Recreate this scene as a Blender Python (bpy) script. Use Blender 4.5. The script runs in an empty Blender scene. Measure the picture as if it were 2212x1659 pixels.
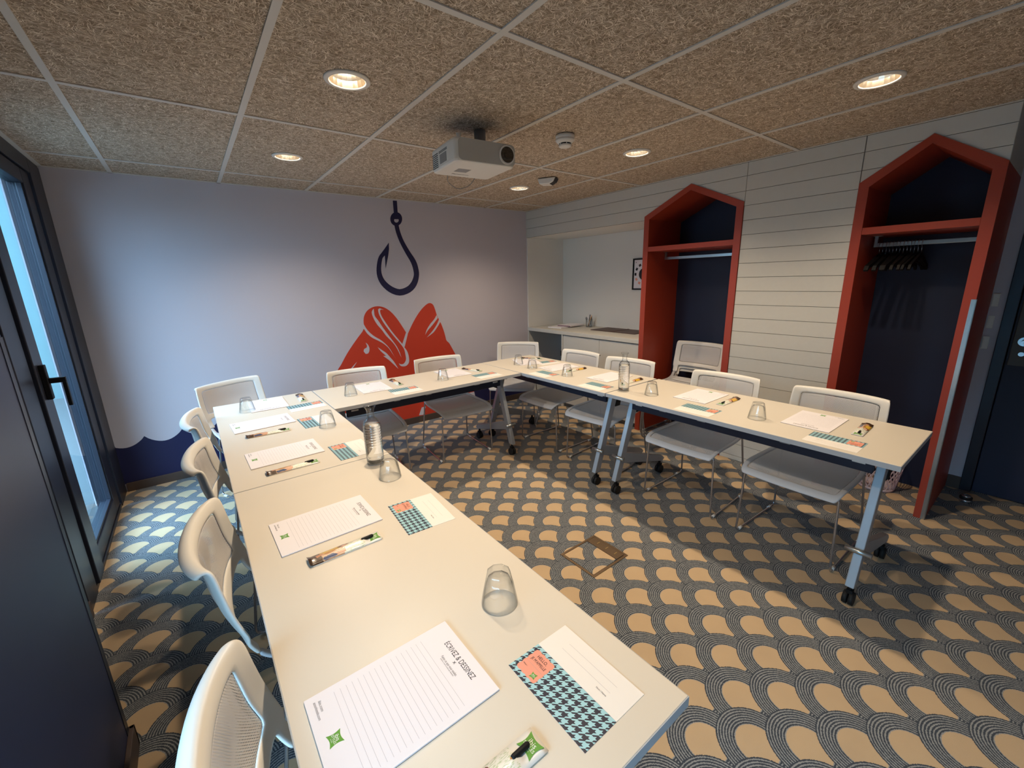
import bpy, bmesh, math, random
from mathutils import Matrix, Vector
random.seed(7)
S = bpy.context.scene
COL = S.collection
PI = math.pi

# ------------------------------------------------------------------ camera, world, exposure
cam_d = bpy.data.cameras.new('camera')
cam = bpy.data.objects.new('camera', cam_d)
COL.objects.link(cam)
S.camera = cam
cam_d.sensor_fit = 'HORIZONTAL'
cam_d.sensor_width = 36.0
cam_d.lens = 14.7105
cam_d.clip_start = 0.02
R_ = Vector((0.794547, -0.606639, -0.026160)); U_ = Vector((0.167330, 0.177340, 0.969820)); F_ = Vector((0.583692, 0.774945, -0.242414))
cam.matrix_world = Matrix(((R_[0], U_[0], -F_[0], 0), (R_[1], U_[1], -F_[1], 0), (R_[2], U_[2], -F_[2], 1.4665), (0, 0, 0, 1)))

S.view_settings.view_transform = 'Standard'
S.view_settings.look = 'None'
S.view_settings.gamma = 1.0
S.view_settings.use_curve_mapping = False
S.view_settings.exposure = 0.06

SKY_COL = (0.44, 0.68, 1.0, 1)
SKY_STR = 8.5
LAMP_W = 58.0
LAMP_COL = (1.0, 0.79, 0.56)

world = bpy.data.worlds.new('world')
S.world = world
world.use_nodes = True
wn = world.node_tree.nodes; wl = world.node_tree.links
_tc = wn.new('ShaderNodeTexCoord'); _sx = wn.new('ShaderNodeSeparateXYZ'); wl.new(_tc.outputs['Generated'], _sx.inputs[0])
_mr = wn.new('ShaderNodeMapRange'); _mr.inputs['From Min'].default_value = 0.0; _mr.inputs['From Max'].default_value = 1.0
_mr.inputs['To Min'].default_value = SKY_STR; _mr.inputs['To Max'].default_value = SKY_STR * 3.0      # overcast sky, brighter overhead
wl.new(_sx.outputs['Z'], _mr.inputs['Value']); wl.new(_mr.outputs[0], wn['Background'].inputs['Strength'])
wn['Background'].inputs['Color'].default_value = SKY_COL
S.cycles.max_bounces = 10
S.cycles.transmission_bounces = 10
S.cycles.transparent_max_bounces = 16
S.cycles.sample_clamp_indirect = 4.0
S.cycles.use_denoising = True

def portal(name, x, y0, y1, z0, z1):
    d = bpy.data.lights.new(name, 'AREA'); d.shape = 'RECTANGLE'; d.size = y1 - y0; d.size_y = z1 - z0
    d.cycles.is_portal = True
    o = bpy.data.objects.new(name, d); COL.objects.link(o)
    o.location = (x, (y0 + y1) / 2, (z0 + z1) / 2)
    o.rotation_euler = (PI / 2, 0, -PI / 2)      # emits towards +X
    return o
portal('daylight_portal', -0.70, 2.80, 3.62, 0.10, 2.10)
portal('daylight_portal', -0.70, -0.80, 0.72, 0.05, 2.10)

# ------------------------------------------------------------------ materials
def lin(c):
    return tuple((v / 12.92 if v <= 0.04045 else ((v + 0.055) / 1.055) ** 2.4) for v in c)
def hexc(h):
    return lin(tuple(int(h[i:i + 2], 16) / 255 for i in (0, 2, 4))) + (1,)
def mat(name, col, rough=0.5, metal=0.0, spec=0.5, noise=None, bump=None, coat=0.0):
    m = bpy.data.materials.new(name); m.use_nodes = True
    n = m.node_tree.nodes; l = m.node_tree.links
    b = n['Principled BSDF']
    c = hexc(col) if isinstance(col, str) else col
    b.inputs['Base Color'].default_value = c
    b.inputs['Roughness'].default_value = rough
    b.inputs['Metallic'].default_value = metal
    b.inputs['Specular IOR Level'].default_value = spec
    b.inputs['Coat Weight'].default_value = coat
    if noise or bump:
        g = n.new('ShaderNodeNewGeometry')
        t = n.new('ShaderNodeTexNoise'); t.inputs['Scale'].default_value = (noise or bump)[0]; t.inputs['Detail'].default_value = 4
        l.new(g.outputs['Position'], t.inputs['Vector'])
        if noise:
            mx = n.new('ShaderNodeMix'); mx.data_type = 'RGBA'
            a = noise[1]
            mx.inputs[6].default_value = tuple(v * (1 - a) for v in c[:3]) + (1,)
            mx.inputs[7].default_value = tuple(min(1, v * (1 + a)) for v in c[:3]) + (1,)
            l.new(t.outputs['Fac'], mx.inputs[0]); l.new(mx.outputs[2], b.inputs['Base Color'])
        if bump:
            bp = n.new('ShaderNodeBump'); bp.inputs['Strength'].default_value = bump[1]; bp.inputs['Distance'].default_value = 0.002
            l.new(t.outputs['Fac'], bp.inputs['Height']); l.new(bp.outputs['Normal'], b.inputs['Normal'])
    return m
class NT:
    """small helper to write node maths"""
    def __init__(s, m): s.t = m.node_tree; s.n = s.t.nodes; s.l = s.t.links
    def put(s, sock, v):
        if isinstance(v, (int, float)): sock.default_value = v
        elif isinstance(v, tuple): sock.default_value = v
        else: s.l.new(v, sock)
    def m(s, op, a, b=0.0, c=None):
        k = s.n.new('ShaderNodeMath'); k.operation = op
        s.put(k.inputs[0], a); s.put(k.inputs[1], b)
        if c is not None: s.put(k.inputs[2], c)
        return k.outputs[0]
    def mix(s, f, a, b):
        k = s.n.new('ShaderNodeMix'); k.data_type = 'RGBA'
        s.put(k.inputs[0], f); s.put(k.inputs[6], a); s.put(k.inputs[7], b)
        return k.outputs[2]
    def mixf(s, f, a, b):
        k = s.n.new('ShaderNodeMix'); k.data_type = 'FLOAT'
        s.put(k.inputs[0], f); s.put(k.inputs[2], a); s.put(k.inputs[3], b)
        return k.outputs[0]
    def noise(s, vec, scale, detail=2.0, rough=0.5):
        k = s.n.new('ShaderNodeTexNoise'); k.inputs['Scale'].default_value = scale; k.inputs['Detail'].default_value = detail
        k.inputs['Roughness'].default_value = rough
        s.l.new(vec, k.inputs['Vector']); return k.outputs['Fac']
    def mapping(s, vec, rot=(0, 0, 0), scale=(1, 1, 1), loc=(0, 0, 0)):
        k = s.n.new('ShaderNodeMapping'); k.inputs['Rotation'].default_value = rot; k.inputs['Scale'].default_value = scale
        k.inputs['Location'].default_value = loc
        s.l.new(vec, k.inputs['Vector']); return k.outputs[0]
    def pos(s): return s.n.new('ShaderNodeNewGeometry').outputs['Position']
    def uv(s): return s.n.new('ShaderNodeUVMap').outputs[0]
    def sep(s, v):
        k = s.n.new('ShaderNodeSeparateXYZ'); s.l.new(v, k.inputs[0]); return k.outputs
    def bump(s, h, strength, dist):
        k = s.n.new('ShaderNodeBump'); k.inputs['Strength'].default_value = strength; k.inputs['Distance'].default_value = dist
        s.l.new(h, k.inputs['Height']); return k.outputs[0]

def mat_carpet():
    m = mat('carpet', (0.5, 0.35, 0.2, 1), 0.95, spec=0.1); t = NT(m)
    P = t.pos()
    wob = t.noise(P, 260, 1.0)
    wob2 = t.noise(t.mapping(P, loc=(3, 7, 1)), 240, 1.0)
    x, y, z = t.sep(P)
    x = t.m('ADD', x, t.m('MULTIPLY', t.m('SUBTRACT', wob, 0.5), 0.006))
    y = t.m('ADD', y, t.m('MULTIPLY', t.m('SUBTRACT', wob2, 0.5), 0.006))
    H = 0.1213; s = 0.1041
    ys = t.m('DIVIDE', t.m('SUBTRACT', y, 0.357 - 0.0), s)      # a row of centres at y = 0.357
    j0 = t.m('CEIL', t.m('SUBTRACT', ys, H / s))                # lowest row whose circle may hold the point
    res = None
    cand = []
    for k in range(3):
        j = t.m('ADD', j0, float(k))
        dy = t.m('MULTIPLY', t.m('SUBTRACT', ys, j), s)
        par = t.m('FLOORED_MODULO', j, 2.0)
        xs = t.m('SUBTRACT', t.m('SUBTRACT', x, 1.457), t.m('MULTIPLY', par, H))
        xm = t.m('SUBTRACT', t.m('FLOORED_MODULO', t.m('ADD', xs, H), 2 * H), H)
        d = t.m('SQRT', t.m('ADD', t.m('MULTIPLY', xm, xm), t.m('MULTIPLY', dy, dy)))
        cand.append(d)
    in0 = t.m('LESS_THAN', cand[0], H); in1 = t.m('LESS_THAN', cand[1], H)
    d = t.mixf(in0, t.mixf(in1, cand[2], cand[1]), cand[0])
    ring = t.m('GREATER_THAN', d, 0.063)
    q = t.m('DIVIDE', t.m('SUBTRACT', d, 0.066), (H - 0.066) / 6.5)
    fr = t.m('FRACT', q)
    line = t.m('LESS_THAN', t.m('ABSOLUTE', t.m('SUBTRACT', fr, 0.75)), 0.22)
    n1 = t.noise(P, 900, 2.0); n2 = t.noise(P, 9, 3.0)
    beige = t.mix(n1, hexc('AE906C'), hexc('D6BC96'))
    dark = t.mix(n1, hexc('262E38'), hexc('434B54'))
    lite = t.mix(n1, hexc('74777A'), hexc('A6A8A4'))
    rc = t.mix(line, dark, lite)
    colr = t.mix(ring, beige, rc)
    colr = t.mix(t.m('MULTIPLY', n2, 0.18), colr, (0.12, 0.10, 0.09, 1))
    b = m.node_tree.nodes['Principled BSDF']
    t.l.new(colr, b.inputs['Base Color'])
    hgt = t.m('ADD', t.m('MULTIPLY', n1, 0.5), t.m('MULTIPLY', t.m('SUBTRACT', 1.0, t.m('MULTIPLY', ring, t.m('SUBTRACT', 1.0, line))), 1.0))
    t.l.new(t.bump(hgt, 0.6, 0.0025), b.inputs['Normal'])
    b.inputs['Sheen Weight'].default_value = 0.15
    return m
def mat_woodwool():
    m = mat('wood_wool', (0.3, 0.2, 0.13, 1), 0.9, spec=0.15); t = NT(m)
    P = t.pos()
    fib = None
    for k, (a, o) in enumerate(((15, 0), (62, 5), (108, 11), (155, 17))):
        wv = t.n.new('ShaderNodeVectorMath'); wv.operation = 'ADD'
        nz = t.n.new('ShaderNodeTexNoise'); nz.inputs['Scale'].default_value = 14; t.l.new(P, nz.inputs['Vector'])
        sc = t.n.new('ShaderNodeVectorMath'); sc.operation = 'SCALE'; sc.inputs['Scale'].default_value = 0.06
        t.l.new(nz.outputs['Color'], sc.inputs[0]); t.l.new(P, wv.inputs[0]); t.l.new(sc.outputs[0], wv.inputs[1])
        v = t.mapping(t.mapping(wv.outputs[0], rot=(0, 0, math.radians(a)), loc=(o, 0, 0)), scale=(34, 430, 1))
        f = t.noise(v, 1.0, 1.0)
        fib = f if fib is None else t.m('MAXIMUM', fib, f)
    cl = t.noise(P, 45, 3.0)
    big = t.noise(P, 2.2, 2.0)
    f2 = t.m('MULTIPLY', t.m('SUBTRACT', fib, 0.545), 5.2)
    r = t.n.new('ShaderNodeValToRGB')
    e = r.color_ramp.elements
    e[0].position = 0.0; e[0].color = hexc('7A6A5A'); e[1].position = 1.0; e[1].color = hexc('FCF1E2')
    e2 = r.color_ramp.elements.new(0.45); e2.color = hexc('C8B39B')
    t.l.new(f2, r.inputs[0])
    c = t.mix(t.m('MULTIPLY', t.m('LESS_THAN', cl, 0.42), 0.35), r.outputs[0], hexc('8B7965'))
    c = t.mix(t.m('MULTIPLY', big, 0.2), c, hexc('CDB9A1'))
    b = m.node_tree.nodes['Principled BSDF']; t.l.new(c, b.inputs['Base Color'])
    t.l.new(t.bump(f2, 0.45, 0.002), b.inputs['Normal'])
    return m
def mat_mesh(name, col, pitch=0.0056):
    m = mat(name, col, 0.55, spec=0.3); t = NT(m)
    x, y, z = t.sep(t.uv())
    row = t.m('FLOOR', t.m('DIVIDE', y, pitch * 0.8))
    xo = t.m('ADD', x, t.m('MULTIPLY', t.m('FLOORED_MODULO', row, 2.0), pitch / 2))
    fx = t.m('SUBTRACT', t.m('FRACT', t.m('DIVIDE', xo, pitch)), 0.5)
    fy = t.m('MULTIPLY', t.m('SUBTRACT', t.m('FRACT', t.m('DIVIDE', y, pitch * 0.8)), 0.5), 0.8)
    d = t.m('SQRT', t.m('ADD', t.m('MULTIPLY', fx, fx), t.m('MULTIPLY', fy, fy)))
    hole = t.m('LESS_THAN', d, 0.25)
    tr = t.n.new('ShaderNodeBsdfTransparent'); ms = t.n.new('ShaderNodeMixShader')
    out = m.node_tree.nodes['Material Output']; b = m.node_tree.nodes['Principled BSDF']
    t.l.new(hole, ms.inputs[0]); t.l.new(b.outputs[0], ms.inputs[1]); t.l.new(tr.outputs[0], ms.inputs[2]); t.l.new(ms.outputs[0], out.inputs[0])
    return m
def mat_glass(name, col=(1, 1, 1, 1), ior=1.45, rough=0.0):
    m = mat(name, col, rough); b = m.node_tree.nodes['Principled BSDF']
    b.inputs['Transmission Weight'].default_value = 1.0; b.inputs['IOR'].default_value = ior
    return m
def mat_pane():
    m = bpy.data.materials.new('window_glass'); m.use_nodes = True; t = NT(m)
    for k in list(t.n): t.n.remove(k)
    out = t.n.new('ShaderNodeOutputMaterial'); tr = t.n.new('ShaderNodeBsdfTransparent'); gl = t.n.new('ShaderNodeBsdfGlossy')
    tr.inputs[0].default_value = (0.90, 0.97, 0.96, 1); gl.inputs['Roughness'].default_value = 0.0
    lf = t.n.new('ShaderNodeLayerWeight'); lf.inputs['Blend'].default_value = 0.5
    fr = t.m('MULTIPLY_ADD', t.m('POWER', lf.outputs['Facing'], 5.0), 0.96, 0.04)
    ms = t.n.new('ShaderNodeMixShader')
    t.l.new(fr, ms.inputs[0]); t.l.new(tr.outputs[0], ms.inputs[1]); t.l.new(gl.outputs[0], ms.inputs[2]); t.l.new(ms.outputs[0], out.inputs[0])
    return m
def mat_tooth():
    m = mat('houndstooth_print', (1, 1, 1, 1), 0.45); t = NT(m)
    x, y, z = t.sep(t.uv())
    k = 0.0165
    a = t.m('DIVIDE', t.m('SUBTRACT', x, y), k); b_ = t.m('DIVIDE', t.m('ADD', x, y), k)
    a = t.m('MULTIPLY', x, 1 / (k * 0.5)); b_ = t.m('MULTIPLY', y, 1 / (k * 0.5))
    W = t.m('LESS_THAN', t.m('FLOORED_MODULO', a, 2.0), 1.0)
    Fv = t.m('LESS_THAN', t.m('FLOORED_MODULO', b_, 2.0), 1.0)
    tw = t.m('LESS_THAN', t.m('FRACT', t.m('MULTIPLY', t.m('SUBTRACT', a, b_), 1.0)), 0.5)
    v = t.mixf(tw, W, Fv)
    c = t.mix(v, hexc('A5D5DE'), hexc('1F2238'))
    t.l.new(c, m.node_tree.nodes['Principled BSDF'].inputs['Base Color'])
    return m
def mat_leaflet():
    """printed card: dark brown end, yellow garment, face-like ovals, pale green sketch, white end"""
    m = mat('leaflet_print', (1, 1, 1, 1), 0.3, coat=0.4); t = NT(m)
    x, y, z = t.sep(t.uv())
    n = t.noise(t.uv(), 60, 4.0); n2 = t.noise(t.mapping(t.uv(), scale=(1, 4, 1)), 120, 2.0)
    xx = t.m('ADD', x, t.m('MULTIPLY', t.m('SUBTRACT', n, 0.5), 0.02))
    yy = t.m('ADD', y, t.m('MULTIPLY', t.m('SUBTRACT', n, 0.5), 0.012))
    c = t.mix(t.m('MULTIPLY', t.m('GREATER_THAN', n2, 0.55), 0.6), hexc('F1EFE2'), hexc('A9BD86'))
    c = t.mix(t.m('LESS_THAN', xx, 0.095), c, hexc('C9A27E'))
    c = t.mix(t.m('MULTIPLY', t.m('LESS_THAN', xx, 0.092), t.m('GREATER_THAN', yy, 0.002)), c, hexc('E3B83C'))
    def blob(cx, cy, rx, ry, colr, c):
        dx = t.m('DIVIDE', t.m('SUBTRACT', xx, cx), rx); dy = t.m('DIVIDE', t.m('SUBTRACT', yy, cy), ry)
        return t.mix(t.m('LESS_THAN', t.m('ADD', t.m('MULTIPLY', dx, dx), t.m('MULTIPLY', dy, dy)), 1.0), c, colr)
    c = blob(0.098, 0.012, 0.017, 0.011, hexc('6B3420'), c)
    c = blob(0.101, 0.010, 0.011, 0.008, hexc('E7B99C'), c)
    c = blob(0.085, -0.010, 0.016, 0.009, hexc('D9A88A'), c)
    c = blob(0.055, -0.014, 0.02, 0.007, hexc('31456E'), c)
    c = blob(0.062, 0.0, 0.022, 0.004, hexc('B07A42'), c)
    c = t.mix(t.m('LESS_THAN', xx, 0.034), c, hexc('46301F'))
    c = blob(0.03, 0.004, 0.01, 0.006, hexc('C98F6B'), c)
    c = t.mix(t.m('GREATER_THAN', x, 0.155), c, hexc('EFEDE6'))
    t.l.new(c, m.node_tree.nodes['Principled BSDF'].inputs['Base Color'])
    return m

M = {}
M['carpet'] = mat_carpet(); M['wool'] = mat_woodwool()
M['wall'] = mat('lilac_white_paint', 'C4BFC8', 0.75, noise=(1.5, 0.02), bump=(90, 0.05))
M['white'] = mat('warm_white_panel', 'C9C7C0', 0.6, noise=(40, 0.03), bump=(300, 0.05))
M['bright'] = mat('bright_white_paint', 'E4E2DC', 0.6, bump=(200, 0.05))
M['joint'] = mat('panel_joint', '6E6B64', 0.8)
M['grid'] = mat('ceiling_grid_metal', 'CFCBC4', 0.5)
M['navy'] = mat('navy_paint', '171D38', 0.55, noise=(12, 0.08))
M['navyprint'] = mat('navy_wall_print', '0F1040', 0.6)
M['redprint'] = mat('red_wall_print', 'C2381F', 0.6)
M['charcoal'] = mat('charcoal_aluminium', '2A2D38', 0.38, 0.3, noise=(25, 0.08))
M['pier'] = mat('dark_blue_grey_paint', '252D4A', 0.42, noise=(8, 0.1), bump=(150, 0.06))
M['brownbase'] = mat('brown_skirting', '4A3C34', 0.5, noise=(30, 0.1))
M['red'] = mat('terracotta_lacquer', '9E3A24', 0.45, noise=(6, 0.04))
M['steel'] = mat('brushed_steel', 'B8BCBC', 0.3, 0.9, noise=(60, 0.06))
M['chrome'] = mat('chrome', 'B4B4B8', 0.22, 0.85)
M['table'] = mat('cream_white_laminate', 'DDD5C6', 0.36, noise=(3, 0.01))
M['edge'] = mat('grey_edge_band', 'B9BDC2', 0.45)
M['legmetal'] = mat('silver_grey_metal', 'A3A8AE', 0.4, 0.4)
M['black'] = mat('black_plastic', '101012', 0.6, spec=0.3)
M['blackmetal'] = mat('black_blue_metal', '1B2438', 0.4, 0.2)
M['rubber'] = mat('black_rubber', '0B0B0B', 0.7)
M['plastic'] = mat('white_chair_plastic', 'E9E6DE', 0.38)
M['cmesh'] = mat_mesh('white_chair_mesh', 'DEDAD6')
def mat_thin():
    m = bpy.data.materials.new('clear_glass'); m.use_nodes = True; t = NT(m)
    for k in list(t.n): t.n.remove(k)
    out = t.n.new('ShaderNodeOutputMaterial'); tr = t.n.new('ShaderNodeBsdfTransparent'); gl = t.n.new('ShaderNodeBsdfGlossy')
    gl.inputs['Roughness'].default_value = 0.03
    lw = t.n.new('ShaderNodeLayerWeight'); lw.inputs['Blend'].default_value = 0.5
    k = t.m('POWER', lw.outputs['Facing'], 2.6)
    t.l.new(t.mix(k, (0.99, 0.995, 0.995, 1), (0.34, 0.37, 0.39, 1)), tr.inputs[0])
    lf = t.n.new('ShaderNodeLayerWeight'); lf.inputs['Blend'].default_value = 0.5
    fr = t.m('MULTIPLY_ADD', t.m('POWER', lf.outputs['Facing'], 5.0), 0.8, 0.06)
    ms = t.n.new('ShaderNodeMixShader')
    t.l.new(fr, ms.inputs[0]); t.l.new(tr.outputs[0], ms.inputs[1]); t.l.new(gl.outputs[0], ms.inputs[2]); t.l.new(ms.outputs[0], out.inputs[0])
    return m
M['glass'] = mat_thin(); M['seatgrey'] = mat('light_grey_seat_plastic', 'C2C3C6', 0.45); M['water'] = mat_glass('water', ior=1.33)
M['pane'] = mat_pane(); M['smesh'] = mat_mesh('grey_seat_mesh', 'CDCED1')
M['paper'] = mat('paper_white', 'F0ECF0', 0.6); M['card'] = mat('white_card', 'F2EEE8', 0.5)
M['greyboard'] = mat('grey_brown_board', '6A5A54', 0.7)
M['ink'] = mat('black_ink', '25222A', 0.7); M['rule'] = mat('grey_rule_ink', 'AAA6AC', 0.7)
M['green'] = mat('green_ink', '5E9C33', 0.55); M['coral'] = mat('coral_ink', 'F0A088', 0.5)
M['whiteink'] = mat('white_ink', 'F4F6F0', 0.6)
M['tooth'] = mat_tooth(); M['leaflet'] = mat_leaflet()
M['penwood'] = mat('pale_pen_wood', 'D9A468', 0.5, noise=(200, 0.12))
M['pwhite'] = mat('white_appliance_plastic', 'E2DFD8', 0.4); M['vent'] = mat('dark_slot', '26262A', 0.6)
M['lens'] = mat('dark_lens', '07070A', 0.05, coat=1.0); M['greyp'] = mat('grey_plastic', '8C8C8C', 0.4)
M['pinkplastic'] = mat('pale_pink_plastic', 'D5C2C6', 0.5)
M['brown'] = mat('dark_brown_leatherette', '4A3632', 0.5)
M['brass'] = mat('bronze_metal', '7B6650', 0.35, 0.7, noise=(40, 0.08))
M['reflector'] = mat('faceted_reflector', 'FFF1DC', 0.25, 1.0)
M['ext'] = mat('teal_render', '5F7E80', 0.8); M['extground'] = mat('terrace_slab', '4A5254', 0.8)
def emis(name, col, s):
    m = mat(name, col, 0.5); b = m.node_tree.nodes['Principled BSDF']
    b.inputs['Emission Color'].default_value = col; b.inputs['Emission Strength'].default_value = s; return m
M['bulb'] = emis('lamp_tube', (1, 0.88, 0.70, 1), 45.0)

# ------------------------------------------------------------------ mesh helpers
def mesh(name, v, f, mats, mi=None, smooth=False, uvs=None):
    me = bpy.data.meshes.new(name); me.from_pydata(v, [], f)
    for m in (mats if isinstance(mats, (list, tuple)) else [mats]): me.materials.append(m)
    if mi: me.polygons.foreach_set('material_index', mi)
    if smooth: me.polygons.foreach_set('use_smooth', [True] * len(f))
    if uvs:
        ul = me.uv_layers.new(name='UVMap')
        for lp in me.loops: ul.data[lp.index].uv = uvs[lp.vertex_index]
    me.update(); return me
def link(name, me, parent=None, loc=(0, 0, 0), rot=(0, 0, 0)):
    o = bpy.data.objects.new(name, me); COL.objects.link(o); o.location = loc; o.rotation_euler = rot
    if parent: o.parent = parent
    return o
def empty(name, loc=(0, 0, 0), rz=0.0, parent=None):
    o = bpy.data.objects.new(name, None); COL.objects.link(o); o.location = loc; o.rotation_euler = (0, 0, rz)
    o.empty_display_size = 0.05
    if parent: o.parent = parent
    return o
def tag(o, label=None, cat=None, group=None, kind=None):
    if label: o['label'] = label
    if cat: o['category'] = cat
    if group: o['group'] = group
    if kind: o['kind'] = kind
    return o
class MB:
    def __init__(s): s.v = []; s.f = []; s.mi = []; s.sm = []
    def box(s, x0, x1, y0, y1, z0, z1, mi=0):
        b = len(s.v)
        s.v += [(x0, y0, z0), (x1, y0, z0), (x1, y1, z0), (x0, y1, z0), (x0, y0, z1), (x1, y0, z1), (x1, y1, z1), (x0, y1, z1)]
        s.f += [tuple(b + i for i in q) for q in ((0, 3, 2, 1), (4, 5, 6, 7), (0, 1, 5, 4), (1, 2, 6, 5), (2, 3, 7, 6), (3, 0, 4, 7))]
        s.mi += [mi] * 6; s.sm += [False] * 6; return s
    def prism(s, pts, axis, a, b_, mi=0):
        """pts 2D polygon extruded along axis ('x','y','z') from a to b_"""
        n = len(pts); k = len(s.v)
        for t in (a, b_):
            for p, q in pts:
                s.v.append({'x': (t, p, q), 'y': (p, t, q), 'z': (p, q, t)}[axis])
        s.f += [tuple(k + i for i in range(n - 1, -1, -1)), tuple(k + n + i for i in range(n))]
        s.mi += [mi] * 2; s.sm += [False] * 2
        for i in range(n):
            j = (i + 1) % n; s.f.append((k + i, k + j, k + n + j, k + n + i)); s.mi.append(mi); s.sm.append(False)
        return s
    def tube(s, pts, r, seg=8, mi=0, cap=True, closed=False):
        pts = [Vector(p) for p in pts]; n = len(pts); rings = []
        up = None
        for i, p in enumerate(pts):
            if closed: d = (pts[(i + 1) % n] - pts[i - 1]).normalized()
            else: d = (pts[min(i + 1, n - 1)] - pts[max(i - 1, 0)]).normalized()
            if up is None:
                up = Vector((0, 0, 1)) if abs(d.z) < 0.9 else Vector((1, 0, 0))
            a = d.cross(up); a.normalize(); up = a.cross(d).normalized()
            k = len(s.v); rr = r[i] if isinstance(r, (list, tuple)) else r
            for j in range(seg):
                t = 2 * PI * j / seg; s.v.append(tuple(p + a * (math.cos(t) * rr) + up * (math.sin(t) * rr)))
            rings.append(k)
        for i in range(n if closed else n - 1):
            A, B = rings[i], rings[(i + 1) % n]
            for j in range(seg):
                s.f.append((A + j, A + (j + 1) % seg, B + (j + 1) % seg, B + j)); s.mi.append(mi); s.sm.append(True)
        if cap and not closed:
            s.f.append(tuple(rings[0] + j for j in range(seg - 1, -1, -1))); s.f.append(tuple(rings[-1] + j for j in range(seg)))
            s.mi += [mi] * 2; s.sm += [False] * 2
        return s
    def lathe(s, prof, seg=32, mi=0, c=(0, 0), mod=None, sm=True):
        """prof: (r, z) list; mod(angle, z, r) -> r"""
        rings = []
        for r, z in prof:
            k = len(s.v)
            if r < 1e-6: s.v.append((c[0], c[1], z)); rings.append((k, 1)); continue
            for j in range(seg):
                t = 2 * PI * j / seg; rr = mod(t, z, r) if mod else r
                s.v.append((c[0] + rr * math.cos(t), c[1] + rr * math.sin(t), z))
            rings.append((k, seg))
        for (A, na), (B, nb) in zip(rings, rings[1:]):
            for j in range(seg):
                j2 = (j + 1) % seg
                if na == 1 and nb == 1: continue
                if na == 1: f = (A, B + j2, B + j)
                elif nb == 1: f = (A + j, A + j2, B)
                else: f = (A + j, A + j2, B + j2, B + j)
                s.f.append(f); s.mi.append(mi); s.sm.append(sm)
        return s
    def me(s, name, mats):
        m = mesh(name, s.v, s.f, mats, s.mi); m.polygons.foreach_set('use_smooth', s.sm)
        bm = bmesh.new(); bm.from_mesh(m); bmesh.ops.recalc_face_normals(bm, faces=bm.faces); bm.to_mesh(m); bm.free()
        return m
    def ob(s, name, mats, parent=None, loc=(0, 0, 0), rot=(0, 0, 0), bev=0):
        o = link(name, s.me(name, mats), parent, loc, rot)
        if bev:
            b = o.modifiers.new('bevel', 'BEVEL'); b.width = bev; b.segments = 2; b.limit_method = 'ANGLE'
        return o
def rounded(pts, r, n=4):
    """polyline with its inner corners rounded"""
    P = [Vector(p) for p in pts]; out = [P[0]]
    for i in range(1, len(P) - 1):
        a = (P[i - 1] - P[i]); b = (P[i + 1] - P[i]); rr = min(r, a.length * .45, b.length * .45)
        A = P[i] + a.normalized() * rr; B = P[i] + b.normalized() * rr
        for k in range(n + 1):
            t = k / n; out.append(A * (1 - t) ** 2 + P[i] * 2 * t * (1 - t) + B * t ** 2)
    out.append(P[-1]); return out
def rrect(x0, x1, y0, y1, r, n=5):
    L = []
    for cx, cy, a in ((x1 - r, y1 - r, 0), (x0 + r, y1 - r, 90), (x0 + r, y0 + r, 180), (x1 - r, y0 + r, 270)):
        for k in range(n + 1):
            t = math.radians(a + 90 * k / n); L.append((cx + r * math.cos(t), cy + r * math.sin(t)))
    return L
def text_mesh(body, size, m, align='CENTER', ext=0.0):
    c = bpy.data.curves.new('lettering', 'FONT'); c.body = body; c.size = size; c.align_x = align; c.align_y = 'CENTER'
    c.extrude = ext; c.resolution_u = 3
    o = bpy.data.objects.new('tmp', c); COL.objects.link(o)
    dg = bpy.context.evaluated_depsgraph_get(); me = bpy.data.meshes.new_from_object(o.evaluated_get(dg))
    bpy.data.objects.remove(o); bpy.data.curves.remove(c)
    me.name = 'lettering'; me.materials.clear(); me.materials.append(m); return me
def join_meshes(name, items, mats):
    """items: (mesh, Matrix, material index)"""
    bm = bmesh.new()
    for me, mx, k in items:
        t = me.copy(); t.transform(mx); a = len(bm.faces); bm.from_mesh(t); bm.faces.ensure_lookup_table()
        for f in bm.faces[a:]: f.material_index = k
        bpy.data.meshes.remove(t)
    out = bpy.data.meshes.new(name); bm.to_mesh(out); bm.free()
    for m in mats: out.materials.append(m)
    return out
def copy_tree(o, parent=None):
    c = o.copy(); COL.objects.link(c)
    if parent: c.parent = parent
    for ch in list(o.children): copy_tree(ch, c)
    return c
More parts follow.
